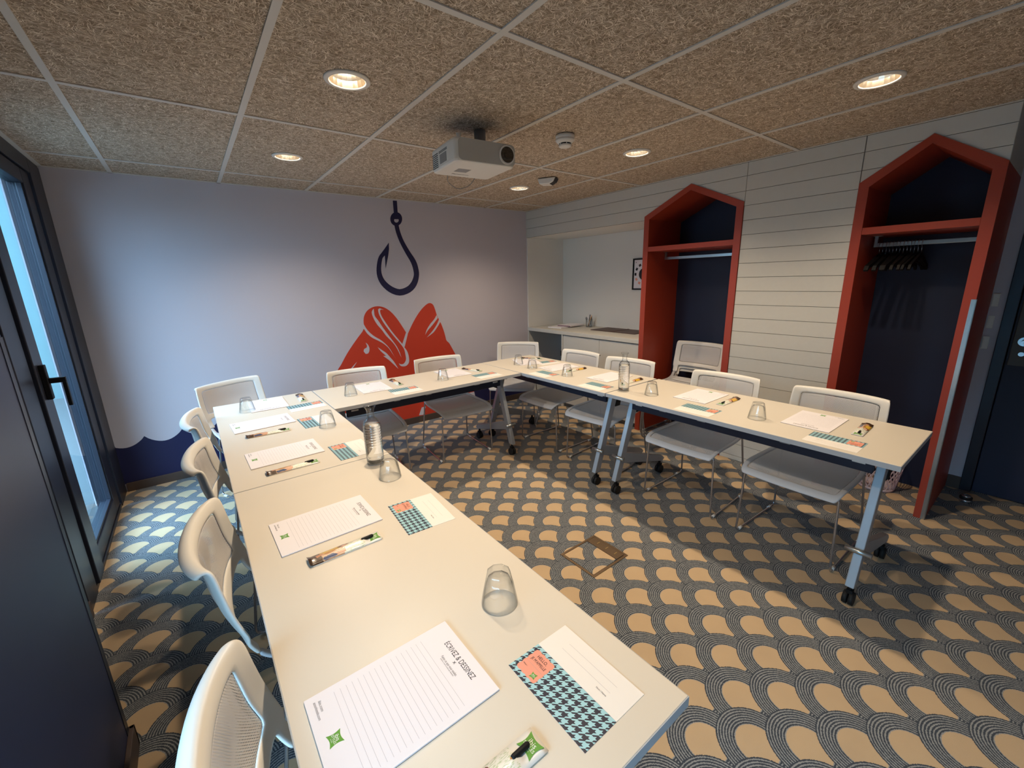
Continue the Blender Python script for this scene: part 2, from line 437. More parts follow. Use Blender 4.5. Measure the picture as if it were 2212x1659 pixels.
MURAL_BODY = [(0.9965,0.666),(1.01,0.6911),(1.0212,0.7065),(1.0321,0.7189),(1.0444,0.7348),(1.0588,0.7562),(1.0744,0.7795),(1.0903,0.803),(1.1059,0.825),(1.121,0.8451),(1.1361,0.8642),(1.1511,0.8827),(1.1661,0.9008),(1.181,0.9184),(1.1959,0.9355),(1.2109,0.9525),(1.226,0.9699),(1.2427,0.9876),(1.2603,1.0055),(1.2765,1.0239),(1.2884,1.0432),(1.2944,1.0646),(1.2962,1.0877),(1.2965,1.1099),(1.298,1.1289),(1.301,1.1437),(1.3042,1.1556),(1.3081,1.166),(1.3131,1.1764),(1.3193,1.187),(1.3263,1.1972),(1.3345,1.2067),(1.3438,1.2154),(1.3546,1.2234),(1.3666,1.2307),(1.3795,1.2371),(1.3925,1.2422),(1.4057,1.2461),(1.4192,1.2489),(1.4332,1.2503),(1.4475,1.2503),(1.4624,1.2488),(1.4778,1.2459),(1.4934,1.2415),(1.5088,1.2353),(1.5241,1.2271),(1.5394,1.2172),(1.5544,1.2057),(1.5687,1.1932),(1.5823,1.1793),(1.5953,1.1641),(1.6078,1.1479),(1.6198,1.1314),(1.631,1.1149),(1.6414,1.0981),(1.6519,1.0804),(1.663,1.061),(1.6761,1.0376),(1.6904,1.0113),(1.7036,0.9867),(1.7137,0.9683),(1.7195,0.9583),(1.7225,0.9539),(1.7238,0.9523),(1.7249,0.951),(1.7349,0.9677),(1.7492,0.9917),(1.7653,1.0184),(1.7809,1.043),(1.7956,1.0651),(1.8107,1.0868),(1.8258,1.1077),(1.8408,1.1272),(1.8555,1.1452),(1.8702,1.162),(1.8848,1.1776),(1.8993,1.1919),(1.9141,1.2053),(1.9291,1.2176),(1.9436,1.2284),(1.9568,1.237),(1.9685,1.2434),(1.9791,1.2479),(1.989,1.2504),(1.9986,1.2509),(2.0082,1.2493),(2.0175,1.2456),(2.0261,1.24),(2.0336,1.2327),(2.0396,1.2236),(2.0444,1.2126),(2.0486,1.2001),(2.053,1.1864),(2.0575,1.1704),(2.062,1.1525),(2.0664,1.1346),(2.071,1.1189),(2.0758,1.1066),(2.0807,1.0964),(2.0857,1.0866),(2.0911,1.0757),(2.0969,1.0636),(2.1031,1.0511),(2.1094,1.0378),(2.1155,1.0232),(2.1216,1.0067),(2.1278,0.9887),(2.1338,0.9704),(2.139,0.9531),(2.1434,0.9368),(2.1472,0.921),(2.1506,0.9059),(2.1538,0.8916),(2.1563,0.8782),(2.1582,0.8655),(2.1607,0.8537),(2.1648,0.8429),(2.1712,0.8341),(2.1792,0.827),(2.188,0.8194),(2.1967,0.809),(2.2051,0.7952),(2.2137,0.7791),(2.2225,0.7616),(2.2317,0.7434),(2.2404,0.7266),(2.2488,0.7103),(2.2586,0.6903),(2.2714,0.6628),(2.2873,0.6261),(2.3054,0.5825),(2.3262,0.534),(2.3498,0.4825),(2.3795,0.4257),(2.4141,0.3634),(2.4471,0.301),(2.472,0.2437),(2.4876,0.191),(2.4971,0.1407),(2.501,0.0956),(2.4999,0.0583),(2.4906,0.0303),(2.4738,0.0098),(2.4562,-0.0049),(2.4443,-0.0155),(2.1494,-0.0029),(1.7185,0.0155),(1.2876,0.034),(0.9927,0.0466),(0.9786,0.0827),(0.9581,0.1344),(0.9375,0.1932),(0.9234,0.2506),(0.9166,0.3067),(0.914,0.3653),(0.9159,0.4234),(0.9225,0.478),(0.9363,0.5306),(0.9565,0.5819),(0.9781,0.6283)]
MURAL_CUTS = [[(1.2849,1.0458),(1.2868,1.0559),(1.2895,1.0706),(1.2923,1.0854),(1.2942,1.0955),(1.2981,1.0862),(1.3037,1.0728),(1.3103,1.058),(1.3173,1.0444),(1.3247,1.0326),(1.3328,1.0211),(1.3415,1.01),(1.3507,0.9993),(1.3605,0.9891),(1.3708,0.9793),(1.3817,0.9698),(1.3932,0.9604),(1.4055,0.9515),(1.4184,0.943),(1.4317,0.9341),(1.4447,0.9239),(1.4578,0.9118),(1.4711,0.8984),(1.484,0.8845),(1.4956,0.871),(1.5058,0.8581),(1.5149,0.8454),(1.5232,0.8325),(1.5312,0.819),(1.5388,0.8041),(1.5458,0.7883),(1.5523,0.7728),(1.5584,0.7591),(1.5643,0.7469),(1.5699,0.7358),(1.5747,0.7265),(1.578,0.7199),(1.5726,0.7301),(1.5648,0.7448),(1.556,0.7612),(1.5476,0.7767),(1.5401,0.7909),(1.5327,0.8052),(1.5249,0.8193),(1.5162,0.8328),(1.5063,0.8458),(1.4956,0.8584),(1.4842,0.8704),(1.4724,0.8816),(1.4601,0.8917),(1.4473,0.9009),(1.434,0.9097),(1.4203,0.9187),(1.4057,0.9279),(1.3902,0.937),(1.3751,0.9463),(1.3615,0.956),(1.3495,0.9662),(1.3386,0.9768),(1.3288,0.9876),(1.3199,0.9985),(1.312,1.0104),(1.3051,1.0231),(1.2993,1.0345),(1.2944,1.0427),(1.2907,1.0464),(1.2881,1.047),(1.2862,1.0462)],[(1.4066,1.2301),(1.4018,1.2248),(1.3946,1.2173),(1.3878,1.2081),(1.3839,1.1978),(1.3836,1.1861),(1.3855,1.173),(1.389,1.1589),(1.3935,1.1443),(1.3989,1.1291),(1.4056,1.113),(1.4133,1.0967),(1.4217,1.0811),(1.4311,1.0665),(1.4415,1.0525),(1.4524,1.0384),(1.463,1.0235),(1.4733,1.0072),(1.4835,0.9899),(1.4938,0.9728),(1.5043,0.957),(1.5152,0.943),(1.5265,0.9301),(1.5375,0.9177),(1.548,0.905),(1.5578,0.8922),(1.5672,0.8794),(1.576,0.8665),(1.5843,0.8529),(1.5919,0.8387),(1.5988,0.824),(1.6054,0.8088),(1.612,0.793),(1.6192,0.7748),(1.6266,0.7549),(1.6331,0.7369),(1.6377,0.7243),(1.6354,0.7349),(1.6322,0.7501),(1.6283,0.7672),(1.6238,0.7834),(1.6188,0.7983),(1.6133,0.8131),(1.607,0.828),(1.6,0.843),(1.5921,0.8578),(1.5833,0.8726),(1.574,0.8876),(1.5643,0.9032),(1.5542,0.9196),(1.5435,0.9367),(1.5327,0.954),(1.522,0.971),(1.5115,0.9875),(1.501,1.0039),(1.4907,1.0204),(1.4804,1.0374),(1.4701,1.0557),(1.4597,1.075),(1.4497,1.0936),(1.4405,1.1102),(1.4317,1.1242),(1.4232,1.1364),(1.4159,1.1475),(1.4105,1.1582),(1.4076,1.1685),(1.4068,1.1781),(1.4069,1.1873),(1.4068,1.1963),(1.4065,1.2058),(1.4065,1.2156),(1.4066,1.2241)],[(1.5048,1.2112),(1.4967,1.2151),(1.4849,1.2208),(1.473,1.2265),(1.4649,1.2304),(1.4615,1.2283),(1.4566,1.2252),(1.4516,1.2221),(1.4482,1.22),(1.4482,1.2132),(1.4481,1.2035),(1.4489,1.1916),(1.4516,1.1781),(1.4564,1.1626),(1.4629,1.1451),(1.4707,1.1263),(1.4797,1.1071),(1.49,1.0875),(1.5018,1.0671),(1.5144,1.0463),(1.5275,1.0254),(1.5412,1.0041),(1.5558,0.9825),(1.5705,0.9611),(1.5846,0.941),(1.5983,0.9223),(1.6118,0.9046),(1.6246,0.8877),(1.6364,0.8712),(1.6473,0.8554),(1.6574,0.8404),(1.6662,0.8255),(1.6732,0.81),(1.678,0.7932),(1.681,0.7757),(1.6828,0.7586),(1.6841,0.7429),(1.6854,0.7289),(1.6862,0.716),(1.6859,0.7042),(1.6838,0.6933),(1.6795,0.683),(1.6733,0.6734),(1.6662,0.6653),(1.659,0.6593),(1.6517,0.6558),(1.6438,0.6543),(1.6359,0.6544),(1.6286,0.6554),(1.6215,0.658),(1.6145,0.6622),(1.6085,0.6665),(1.6043,0.6695),(1.6071,0.6637),(1.6109,0.6552),(1.6161,0.6464),(1.6228,0.6396),(1.6319,0.6351),(1.643,0.6319),(1.6545,0.6299),(1.6648,0.6294),(1.6737,0.6304),(1.682,0.6329),(1.6895,0.6367),(1.6964,0.6415),(1.7027,0.6472),(1.7085,0.6539),(1.7133,0.6621),(1.7167,0.6721),(1.7186,0.6849),(1.7192,0.6999),(1.7188,0.7156),(1.7176,0.7303),(1.7157,0.7438),(1.713,0.7568),(1.7094,0.7694),(1.705,0.7815),(1.6992,0.7933),(1.6923,0.8046),(1.6852,0.8155),(1.6789,0.8257),(1.6744,0.8344),(1.671,0.842),(1.667,0.8501),(1.6608,0.8604),(1.6518,0.8733),(1.6409,0.8879),(1.6288,0.9041),(1.6161,0.9217),(1.6023,0.9414),(1.5874,0.963),(1.5723,0.9852),(1.5582,1.0069),(1.5451,1.0281),(1.5325,1.0494),(1.5206,1.07),(1.5098,1.0892),(1.4999,1.1069),(1.4909,1.1235),(1.483,1.139),(1.4766,1.1534),(1.4718,1.167),(1.4685,1.1796),(1.4664,1.1908),(1.4657,1.2),(1.4669,1.207),(1.4699,1.2121),(1.4733,1.2157),(1.4755,1.2183),(1.4815,1.2169),(1.4901,1.2147),(1.4988,1.2126)],[(1.7106,0.9726),(1.7141,0.9685),(1.7192,0.9625),(1.7242,0.9565),(1.7277,0.9524),(1.7183,0.9266),(1.7046,0.8889),(1.6909,0.8512),(1.6815,0.8254),(1.6773,0.8325),(1.6711,0.8429),(1.665,0.8533),(1.6608,0.8604),(1.6709,0.8832),(1.6857,0.9165),(1.7005,0.9498)],[(1.2938,0.9147),(1.2959,0.9091),(1.299,0.9011),(1.3019,0.8924),(1.3035,0.8851),(1.3036,0.8795),(1.3027,0.8747),(1.3007,0.8705),(1.2976,0.8665),(1.2924,0.8632),(1.2855,0.8604),(1.2785,0.8576),(1.2733,0.8539),(1.2703,0.8485),(1.2686,0.8419),(1.2676,0.8358),(1.2669,0.8315),(1.2702,0.8264),(1.2751,0.8189),(1.28,0.8113),(1.2833,0.8062),(1.2877,0.8064),(1.2942,0.8068),(1.3006,0.8072),(1.305,0.8074),(1.3081,0.8109),(1.3125,0.8159),(1.3171,0.822),(1.3205,0.8288),(1.3226,0.8366),(1.3241,0.8454),(1.3247,0.8545),(1.3243,0.8633),(1.3226,0.8719),(1.3197,0.8805),(1.3162,0.8886),(1.3124,0.8957),(1.3078,0.9018),(1.3024,0.9072),(1.2973,0.9116)],[(1.4059,0.8577),(1.4106,0.85),(1.4173,0.8388),(1.4252,0.8264),(1.4333,0.8149),(1.4423,0.804),(1.4524,0.7929),(1.4619,0.7827),(1.4694,0.7746),(1.4742,0.769),(1.4771,0.7654),(1.4789,0.763),(1.4803,0.7612),(1.4746,0.7619),(1.4663,0.763),(1.4579,0.7641),(1.4522,0.7648),(1.4619,0.7563),(1.4758,0.7441),(1.491,0.7304),(1.5045,0.7176),(1.5154,0.7062),(1.5252,0.6951),(1.5349,0.6837),(1.5455,0.6713),(1.5584,0.6562),(1.5726,0.6393),(1.5856,0.6238),(1.5946,0.6131),(1.5883,0.6266),(1.5793,0.646),(1.5692,0.6672),(1.5595,0.6857),(1.5505,0.7006),(1.5414,0.714),(1.5323,0.7268),(1.5232,0.7394),(1.5142,0.7523),(1.5052,0.7652),(1.4962,0.7773),(1.4871,0.7883),(1.4781,0.7975),(1.4691,0.8053),(1.4598,0.8128),(1.45,0.8208),(1.4384,0.8306),(1.4256,0.8413),(1.414,0.851)],[(2.0667,1.1234),(2.0615,1.1157),(2.0542,1.1046),(2.0453,1.092),(2.0354,1.08),(2.0241,1.069),(2.0114,1.0579),(1.9981,1.0464),(1.9855,1.034),(1.9731,1.02),(1.9606,1.005),(1.9491,0.9898),(1.9396,0.9757),(1.9324,0.9619),(1.927,0.9481),(1.9231,0.9361),(1.9202,0.9277),(1.9254,0.9351),(1.9328,0.9457),(1.9421,0.958),(1.9529,0.9704),(1.9657,0.9826),(1.9806,0.9955),(1.9965,1.0091),(2.0124,1.0235),(2.0299,1.0406),(2.049,1.0597),(2.0661,1.0771),(2.0781,1.0892),(2.0758,1.0961),(2.0724,1.1063),(2.069,1.1165)],[(2.093,1.0755),(2.0872,1.0655),(2.079,1.0512),(2.0692,1.0351),(2.0586,1.0196),(2.0475,1.0053),(2.0354,0.9908),(2.0221,0.9761),(2.0074,0.9611),(1.9891,0.9443),(1.9681,0.9262),(1.9486,0.9099),(1.9351,0.8986),(1.95,0.9062),(1.9714,0.9169),(1.9947,0.9297),(2.0153,0.9435),(2.0326,0.9591),(2.049,0.9766),(2.0638,0.9942),(2.0766,1.0096),(2.0873,1.0231),(2.0963,1.0356),(2.1033,1.046),(2.1083,1.0533),(2.1052,1.0578),(2.1006,1.0644),(2.0961,1.071)],[(1.1923,0.7408),(1.1843,0.7311),(1.1726,0.717),(1.16,0.7019),(1.1488,0.689),(1.1389,0.6785),(1.1293,0.669),(1.121,0.661),(1.1152,0.6554),(1.113,0.6557),(1.1097,0.6562),(1.1065,0.6567),(1.1043,0.657),(1.1109,0.6642),(1.1202,0.6746),(1.1312,0.6863),(1.1424,0.6976),(1.1552,0.7092),(1.1697,0.7217),(1.1831,0.733)],[(1.0967,0.2966),(1.1232,0.2958),(1.1408,0.2162),(1.1098,0.2184)],[(1.1689,0.3051),(1.1959,0.3043),(1.2187,0.223),(1.187,0.2252)],[(1.5369,0.2938),(1.5668,0.2928),(1.54,0.2234),(1.5053,0.2256)],[(1.5975,0.2968),(1.6079,0.2998),(1.5873,0.2437),(1.5774,0.2457)],[(1.8322,0.2923),(1.8704,0.2954),(1.843,0.2282),(1.8111,0.2345)],[(1.8152,0.1558),(1.8642,0.156),(1.8242,0.0701),(1.7759,0.0755)],[(2.107,0.3094),(2.136,0.3095),(2.1073,0.2348),(2.0788,0.2402)],[(2.2948,0.2865),(2.3498,0.2876),(2.3538,0.254),(2.3047,0.252)],[(2.3817,0.2048),(2.4827,0.2083),(2.5081,0.0907),(2.4631,0.0884),(2.4355,0.1612),(2.3917,0.164)],[(1.2312,0.3351),(1.4188,0.3366),(1.4797,0.3639),(1.568,0.3571),(1.4874,0.2937),(1.3428,0.2934)]]
MURAL_HOOK = [[(1.6881,1.9935),(1.6905,1.9772),(1.6941,1.953),(1.6998,1.9264),(1.7076,1.8991),(1.7174,1.8697),(1.7294,1.8389),(1.7443,1.8064),(1.7613,1.7729),(1.7784,1.7401),(1.7961,1.7087),(1.8133,1.679),(1.8266,1.6519),(1.8356,1.6263),(1.8417,1.6011),(1.8456,1.5776),(1.8477,1.5582),(1.8476,1.5424),(1.8441,1.5256),(1.8363,1.5052),(1.8253,1.4842),(1.8122,1.4657),(1.7975,1.4493),(1.7811,1.4349),(1.7624,1.4234),(1.7378,1.4131),(1.7099,1.4051),(1.6854,1.4025),(1.6626,1.4062),(1.6374,1.4154),(1.613,1.4277),(1.5901,1.4428),(1.5686,1.461),(1.5509,1.4799),(1.5377,1.4986),(1.5278,1.5184),(1.5209,1.5387),(1.5174,1.5593),(1.5169,1.5809),(1.5185,1.6037),(1.5224,1.6287),(1.5284,1.6546),(1.5346,1.6763),(1.5408,1.692),(1.5474,1.7045),(1.5525,1.7136),(1.5212,1.7282),(1.515,1.7192),(1.5056,1.7047),(1.4963,1.6853),(1.4879,1.6612),(1.48,1.6332),(1.4742,1.6054),(1.4709,1.5792),(1.4701,1.5529),(1.4728,1.5262),(1.4793,1.4997),(1.4895,1.4734),(1.5044,1.4477),(1.5242,1.4226),(1.5484,1.3984),(1.5759,1.3776),(1.6064,1.3604),(1.6409,1.3469),(1.6796,1.3401),(1.7204,1.3433),(1.7595,1.354),(1.7944,1.3689),(1.8239,1.3881),(1.8476,1.4108),(1.8667,1.4353),(1.8817,1.4624),(1.8923,1.4906),(1.8994,1.5171),(1.9034,1.5409),(1.9041,1.5635),(1.9018,1.5871),(1.8975,1.6137),(1.8904,1.6431),(1.8789,1.6738),(1.8615,1.7042),(1.8411,1.7337),(1.8217,1.7631),(1.8032,1.7942),(1.7851,1.8262),(1.7697,1.8566),(1.758,1.8856),(1.7487,1.9136),(1.7413,1.9394),(1.7359,1.9642),(1.7324,1.9873),(1.73,2.0036)],[(1.6173,1.8372),(1.567,1.7764),(1.5222,1.7264),(1.5413,1.6953),(1.5662,1.7193),(1.5621,1.5993),(1.6002,1.7197),(1.6133,1.7773)],[(1.6941,2.2146),(1.7344,2.2161),(1.7324,2.1104),(1.6938,2.1078)]]
MURAL_EYE = ([(1.7725,2.0567),(1.7689,2.0403),(1.7614,2.0249),(1.7505,2.0114),(1.7371,2.0007),(1.7219,1.9937),(1.7062,1.9908),(1.6909,1.9922),(1.6772,1.9977),(1.6659,2.0069),(1.6578,2.0192),(1.6534,2.0338),(1.653,2.0496),(1.6566,2.0657),(1.664,2.0809),(1.6746,2.0942),(1.6878,2.1048),(1.7027,2.1119),(1.7183,2.115),(1.7336,2.114),(1.7474,2.1087),(1.759,2.0997),(1.7674,2.0874),(1.772,2.0727)],[(1.7364,2.0433),(1.7351,2.0378),(1.7323,2.0327),(1.7282,2.0282),(1.7231,2.0246),(1.7173,2.0222),(1.7112,2.0212),(1.7053,2.0216),(1.7,2.0233),(1.6955,2.0264),(1.6923,2.0305),(1.6905,2.0353),(1.6902,2.0406),(1.6916,2.046),(1.6943,2.0511),(1.6984,2.0556),(1.7035,2.0592),(1.7092,2.0616),(1.7153,2.0626),(1.7212,2.0623),(1.7266,2.0606),(1.731,2.0575),(1.7343,2.0535),(1.7361,2.0486)])
MURAL_STUB = [(1.695,2.0679),(1.7391,2.0706),(1.7352,2.0526),(1.6953,2.0502)]
# ------------------------------------------------------------------ room shell
XR = 3.308; YB = 4.036; XL = -0.60; H = 2.224; XD = 3.98; YF = -1.6
tag(MB().box(XL - 0.05, 4.1, YF - 0.1, 4.3, -0.08, 0.0).ob('floor', M['carpet']), kind='structure')

ceil_root = tag(MB().box(XL - 0.25, 4.1, YF - 0.1, 4.35, 2.34, 2.40).ob('ceiling', M['joint']), kind='structure')
gx = [XL] + [-0.265 + 0.6 * k for k in range(8)]; gx = [v for v in gx if v < XD] + [XD]
gy = [YF] + [3.6485 - 1.2036 * k for k in range(4, -1, -1)] + [YB]
LAMPS = [(0.633, 0.644), (0.633, 1.842), (0.633, 3.050), (2.433, 0.644), (2.433, 1.842), (2.433, 3.048)]
tile_cache = {}
def tile_mesh(w, d, hole):
    key = (round(w, 3), round(d, 3), hole)
    if key in tile_cache: return tile_cache[key]
    if hole is None:
        me = MB().box(0, w, 0, d, 0, 0.012).me('ceiling_tile', M['wool'])
    else:
        hx, hy = hole; n = 32; v = []; f = []
        for j in range(n):
            t = 2 * PI * (j + 0.5) / n; c, s_ = math.cos(t), math.sin(t)
            kx = ((w - hx) if c > 0 else hx) / max(abs(c), 1e-6); ky = ((d - hy) if s_ > 0 else hy) / max(abs(s_), 1e-6)
            k = min(kx, ky); px, py = hx + c * k, hy + s_ * k
            v += [(px, py, 0), (hx + 0.068 * c, hy + 0.068 * s_, 0), (hx + 0.068 * c, hy + 0.068 * s_, 0.02)]
        for j in range(n):
            a, b = 3 * j, 3 * ((j + 1) % n); f += [(a, b, b + 1, a + 1), (a + 1, b + 1, b + 2, a + 2)]
        # true corners
        for cx, cy in ((0, 0), (w, 0), (w, d), (0, d)):
            best = sorted(range(n), key=lambda j: (v[3 * j][0] - cx) ** 2 + (v[3 * j][1] - cy) ** 2)[:2]
            v.append((cx, cy, 0)); f.append((3 * best[0], 3 * best[1], len(v) - 1))
        me = mesh('ceiling_tile', v, f, M['wool'])
    tile_cache[key] = me; return me
for i in range(len(gx) - 1):
    for j in range(len(gy) - 1):
        x0, x1, y0, y1 = gx[i] + 0.010, gx[i + 1] - 0.010, gy[j] + 0.010, gy[j + 1] - 0.010
        hole = None
        for lx, ly in LAMPS:
            if x0 < lx < x1 and y0 < ly < y1: hole = (round(lx - x0, 3), round(ly - y0, 3))
        link('ceiling_tile', tile_mesh(x1 - x0, y1 - y0, hole), ceil_root, (x0, y0, 2.2290))
for x in gx[1:-1]:
    MB().box(x - 0.012, x + 0.012, YF, YB, H, 2.2285).box(x - 0.001, x + 0.001, YF, YB, 2.2285, 2.26).ob('grid_rail', M['grid'], ceil_root)
for y in gy[1:-1]:
    MB().box(XL, XD, y - 0.012, y + 0.012, H + 0.0004, 2.2285).ob('grid_rail', M['grid'], ceil_root)
for a in (MB().box(XL, XL + 0.022, YF, YB, H, 2.2285), MB().box(XL, XR, YB - 0.016, YB, H, 2.2285), MB().box(XR - 0.014, XR, 0.3, YB, H + 0.0008, 2.2285)):
    a.ob('edge_angle', M['grid'], ceil_root)

# back wall with its printed mural
wb = tag(MB().box(-0.776, 4.1, YB, 4.3, -0.05, 2.34).ob('wall_back', M['wall']), kind='structure')
def print_poly(name, polys, m, dy):
    mb = MB()
    for p in polys: mb.prism(p, 'y', YB - dy, YB - dy + 0.0004)
    return mb.ob(name, m, wb)
wave = [(XL + 0.002, 0.06), (XL + 0.002, 0.372)]
px_ = -0.65
while px_ < 3.3:
    for k in range(0, 12):
        t = k / 12
        zz = 0.399 - 0.064 * math.sin(PI * t) ** 0.8; xx = px_ + 0.225 * t
        if XL + 0.004 < xx < XR - 0.004: wave.append((xx, zz))
    px_ += 0.225
wave.append((XR - 0.003, 0.06))
print_poly('painted_wave', [wave], M['navyprint'], 0.0008)
print_poly('painted_fish', [MURAL_BODY], M['redprint'], 0.0013)
print_poly('painted_fish_markings', MURAL_CUTS, M['wall'], 0.0018)
ring_o, ring_i = MURAL_EYE
mb = MB(); n = len(ring_o); v = []
for Yp in (YB - 0.0018, YB - 0.0014):
    v += [(x, Yp, z) for x, z in ring_o] + [(x, Yp, z) for x, z in ring_i]
for i in range(n):
    j = (i + 1) % n
    mb.f += [(i, j, n + j, n + i)]; mb.mi.append(0); mb.sm.append(False)
mb.v = v
for q, p in enumerate(MURAL_HOOK + [MURAL_STUB]): mb.prism(p, 'y', YB - 0.0020 - 0.0002 * q, YB - 0.0014)
mb.ob('painted_hook', M['navyprint'], wb)
tag(MB().box(XL + 0.012, XR + 0.0, YB - 0.014, YB, 0, 0.066).ob('baseboard_back', M['brownbase'], bev=0.002), kind='structure')

# left wall: solid pieces, pier, openings
wl_ = tag(MB().box(-0.80, XL, 1.61, 2.50, 0, 2.34).ob('wall_left', M['pier']), kind='structure')
MB().box(-0.80, XL, 2.50, YB, 2.215, 2.34).ob('lintel', M['charcoal'], wl_)
MB().box(-0.80, XL, YF, 0.80, 2.12, 2.34).ob('lintel', M['navy'], wl_)
MB().box(-0.80, XL, YF, -0.85, 0, 2.12).ob('end_pier', M['navy'], wl_)
MB().box(-0.80, -0.385, 0.80, 1.61, 0, 2.2285).ob('pier', M['pier'], wl_, bev=0.003)
MB().box(-0.3865, -0.3835, 1.585, 1.6115, 0.07, 1.36).box(-0.41, -0.3835, 1.6095, 1.6125, 0.07, 1.36).ob('corner_guard', M['charcoal'], wl_)
tag(MB().box(-0.385, -0.371, 0.80, 1.624, 0, 0.08).box(-0.6, -0.371, 1.61, 1.624, 0, 0.08).box(XL, XL + 0.014, 1.624, 2.50, 0, 0.08).ob('baseboard_left', M['brownbase'], bev=0.002), kind='structure')
tag(MB().box(-0.82, 4.1, YF - 0.1, YF, 0, 2.34).ob('wall_front', M['wall']), kind='structure')

# balcony door: frame, sash, pane, lever
w1 = tag(MB().box(-0.72, XL + 0.004, 2.52, 2.70, 0.0, 2.215).box(-0.72, XL + 0.004, 3.775, YB - 0.001, 0.0, 2.215)
         .box(-0.72, XL + 0.004, 2.70, 3.775, 2.135, 2.215).box(-0.72, XL, 2.70, 3.775, 0.0, 0.026).ob('window_1', M['charcoal'], bev=0.003), kind='structure')
MB().box(-0.67, -0.585, 2.722, 2.86, 0.032, 2.13).box(-0.67, -0.605, 3.60, 3.755, 0.032, 2.13).box(-0.67, -0.605, 2.86, 3.60, 2.05, 2.13) \
    .box(-0.67, -0.605, 2.86, 3.60, 0.032, 0.13).ob('sash_frame', M['charcoal'], w1, bev=0.004)
MB().box(-0.635, -0.612, 2.86, 3.60, 0.13, 0.145).box(-0.635, -0.612, 3.585, 3.60, 0.145, 2.05).ob('glazing_bead', M['charcoal'], w1, bev=0.002)
MB().box(-0.645, -0.640, 2.86, 3.60, 0.13, 2.05).ob('pane', M['pane'], w1)
MB().box(-0.73, -0.71, 2.70, 2.722, 0.03, 2.13).ob('seal', M['rubber'], w1)
hd = MB().box(-0.585, -0.565, 2.765, 2.80, 0.985, 1.145).ob('handle_plate', M['black'], w1, bev=0.003)
MB().box(-0.565, -0.510, 2.773, 2.793, 1.058, 1.082).box(-0.524, -0.510, 2.773, 2.793, 0.945, 1.058).ob('handle', M['black'], w1, bev=0.002)

w2 = tag(MB().box(-0.72, XL + 0.004, 0.72, 0.80, 0.0, 2.12).box(-0.72, XL + 0.004, -0.85, -0.78, 0.0, 2.12)
         .box(-0.72, XL + 0.004, -0.78, 0.72, 2.06, 2.12).box(-0.72, XL, -0.78, 0.72, 0.0, 0.06).ob('window_2', M['charcoal'], bev=0.003), kind='structure')
MB().box(-0.645, -0.640, -0.78, 0.72, 0.06, 2.06).ob('pane', M['pane'], w2)

rb = tag(empty('added_blind', (-0.575, 0, 0)), 'unseen grey roller blind added to cut daylight, half lowered over the nearer window', 'blind')  # added out of view so the near window lets in less light
MB().box(-0.002, 0.002, -0.84, 0.78, 1.25, 2.10).ob('blind_cloth', M['greyp'], rb); MB().box(-0.008, 0.008, -0.84, 0.78, 1.235, 1.252).ob('bottom_bar', M['charcoal'], rb)
MB().tube([(0, -0.84, 2.12), (0, 0.78, 2.12)], 0.03, 16).ob('roller', M['charcoal'], rb)

# outside: terrace and the pale wall of the next building
tag(MB().box(-9, -0.82, -8, 14, -0.30, -0.10).ob('terrace', M['extground']), kind='structure')

tag(MB().box(-7.4, 1.0, 9.0, 9.4, -0.1, 5.4).box(-7.4, -7.0, -8.0, 9.0, -0.1, 1.8).ob('facade_and_sky_blocker', M['ext']), 'teal rendered facade of the next building, seen as a strip through the balcony door glass, plus an added unseen low wing blocking horizon sky', 'building')  # second box: unseen low wing added to block sky near the horizon

# right wall: horizontal cladding planks around the two house-shaped wardrobes
wr = tag(MB().box(3.316, XD, 0.302, 0.32, 1.965, 2.34).box(3.90, XD, 2.39, YB, 0, 2.34).ob('wall_right', M['white']), kind='structure')
H1 = (1.552, 2.391); H2 = (0.303, 0.889)
HZ, HP = 1.967, 2.160
def clip(poly, a, b, c):
    """keep a*y + b*z >= c"""
    out = []
    for i in range(len(poly)):
        p, q = poly[i], poly[(i + 1) % len(poly)]
        dp, dq = a * p[0] + b * p[1] - c, a * q[0] + b * q[1] - c
        if dp >= 0: out.append(p)
        if (dp >= 0) != (dq >= 0):
            t = dp / (dp - dq); out.append((p[0] + (q[0] - p[0]) * t, p[1] + (q[1] - p[1]) * t))
    return out
def above_gable(y0, y1, z0, z1):
    """convex pieces of a plank that lie outside the wardrobes"""
    pieces = []
    cuts = sorted({y0, y1} | {v for h in (H1, H2) for v in (h[0], (h[0] + h[1]) / 2, h[1]) if y0 < v < y1})
    for a, b in zip(cuts, cuts[1:]):
        P = [(a, z0), (b, z0), (b, z1), (a, z1)]; mid = (a + b) / 2
        for h in (H1, H2):
            if h[0] < mid < h[1]:
                yc = (h[0] + h[1]) / 2; g = (HP - HZ) / (yc - h[0])
                if mid < yc: P = clip(P, -g, 1, HZ - g * h[0]) if P else P
                else: P = clip(P, g, 1, HZ + g * h[1]) if P else P
        if len(P) > 2 and max(p[1] for p in P) - min(p[1] for p in P) > 0.002: pieces.append(P)
    return pieces
rows = [0.0] + [0.037 + 0.1 * k for k in range(0, 22)] + [H]
for (ya, yb, zlo) in ((0.8915, 1.5485, 0.0), (0.303, 0.8865, HZ), (1.5515, YB - 0.001, 1.936)):
    for z0, z1 in zip(rows, rows[1:]):
        z0_, z1_ = z0 + 0.0015, min(z1 - 0.0015, H - 0.0005)
        if z1_ < zlo + 0.01: continue
        z0_ = max(z0_, 1.937 if zlo > 1 else 0.0)
        ps = above_gable(ya, yb, z0_, z1_)
        if not ps: continue
        mb = MB()
        for P in ps: mb.prism(P, 'x', XR, 3.3148)
        mb.ob('plank', M['white'], wr)
mb = MB()
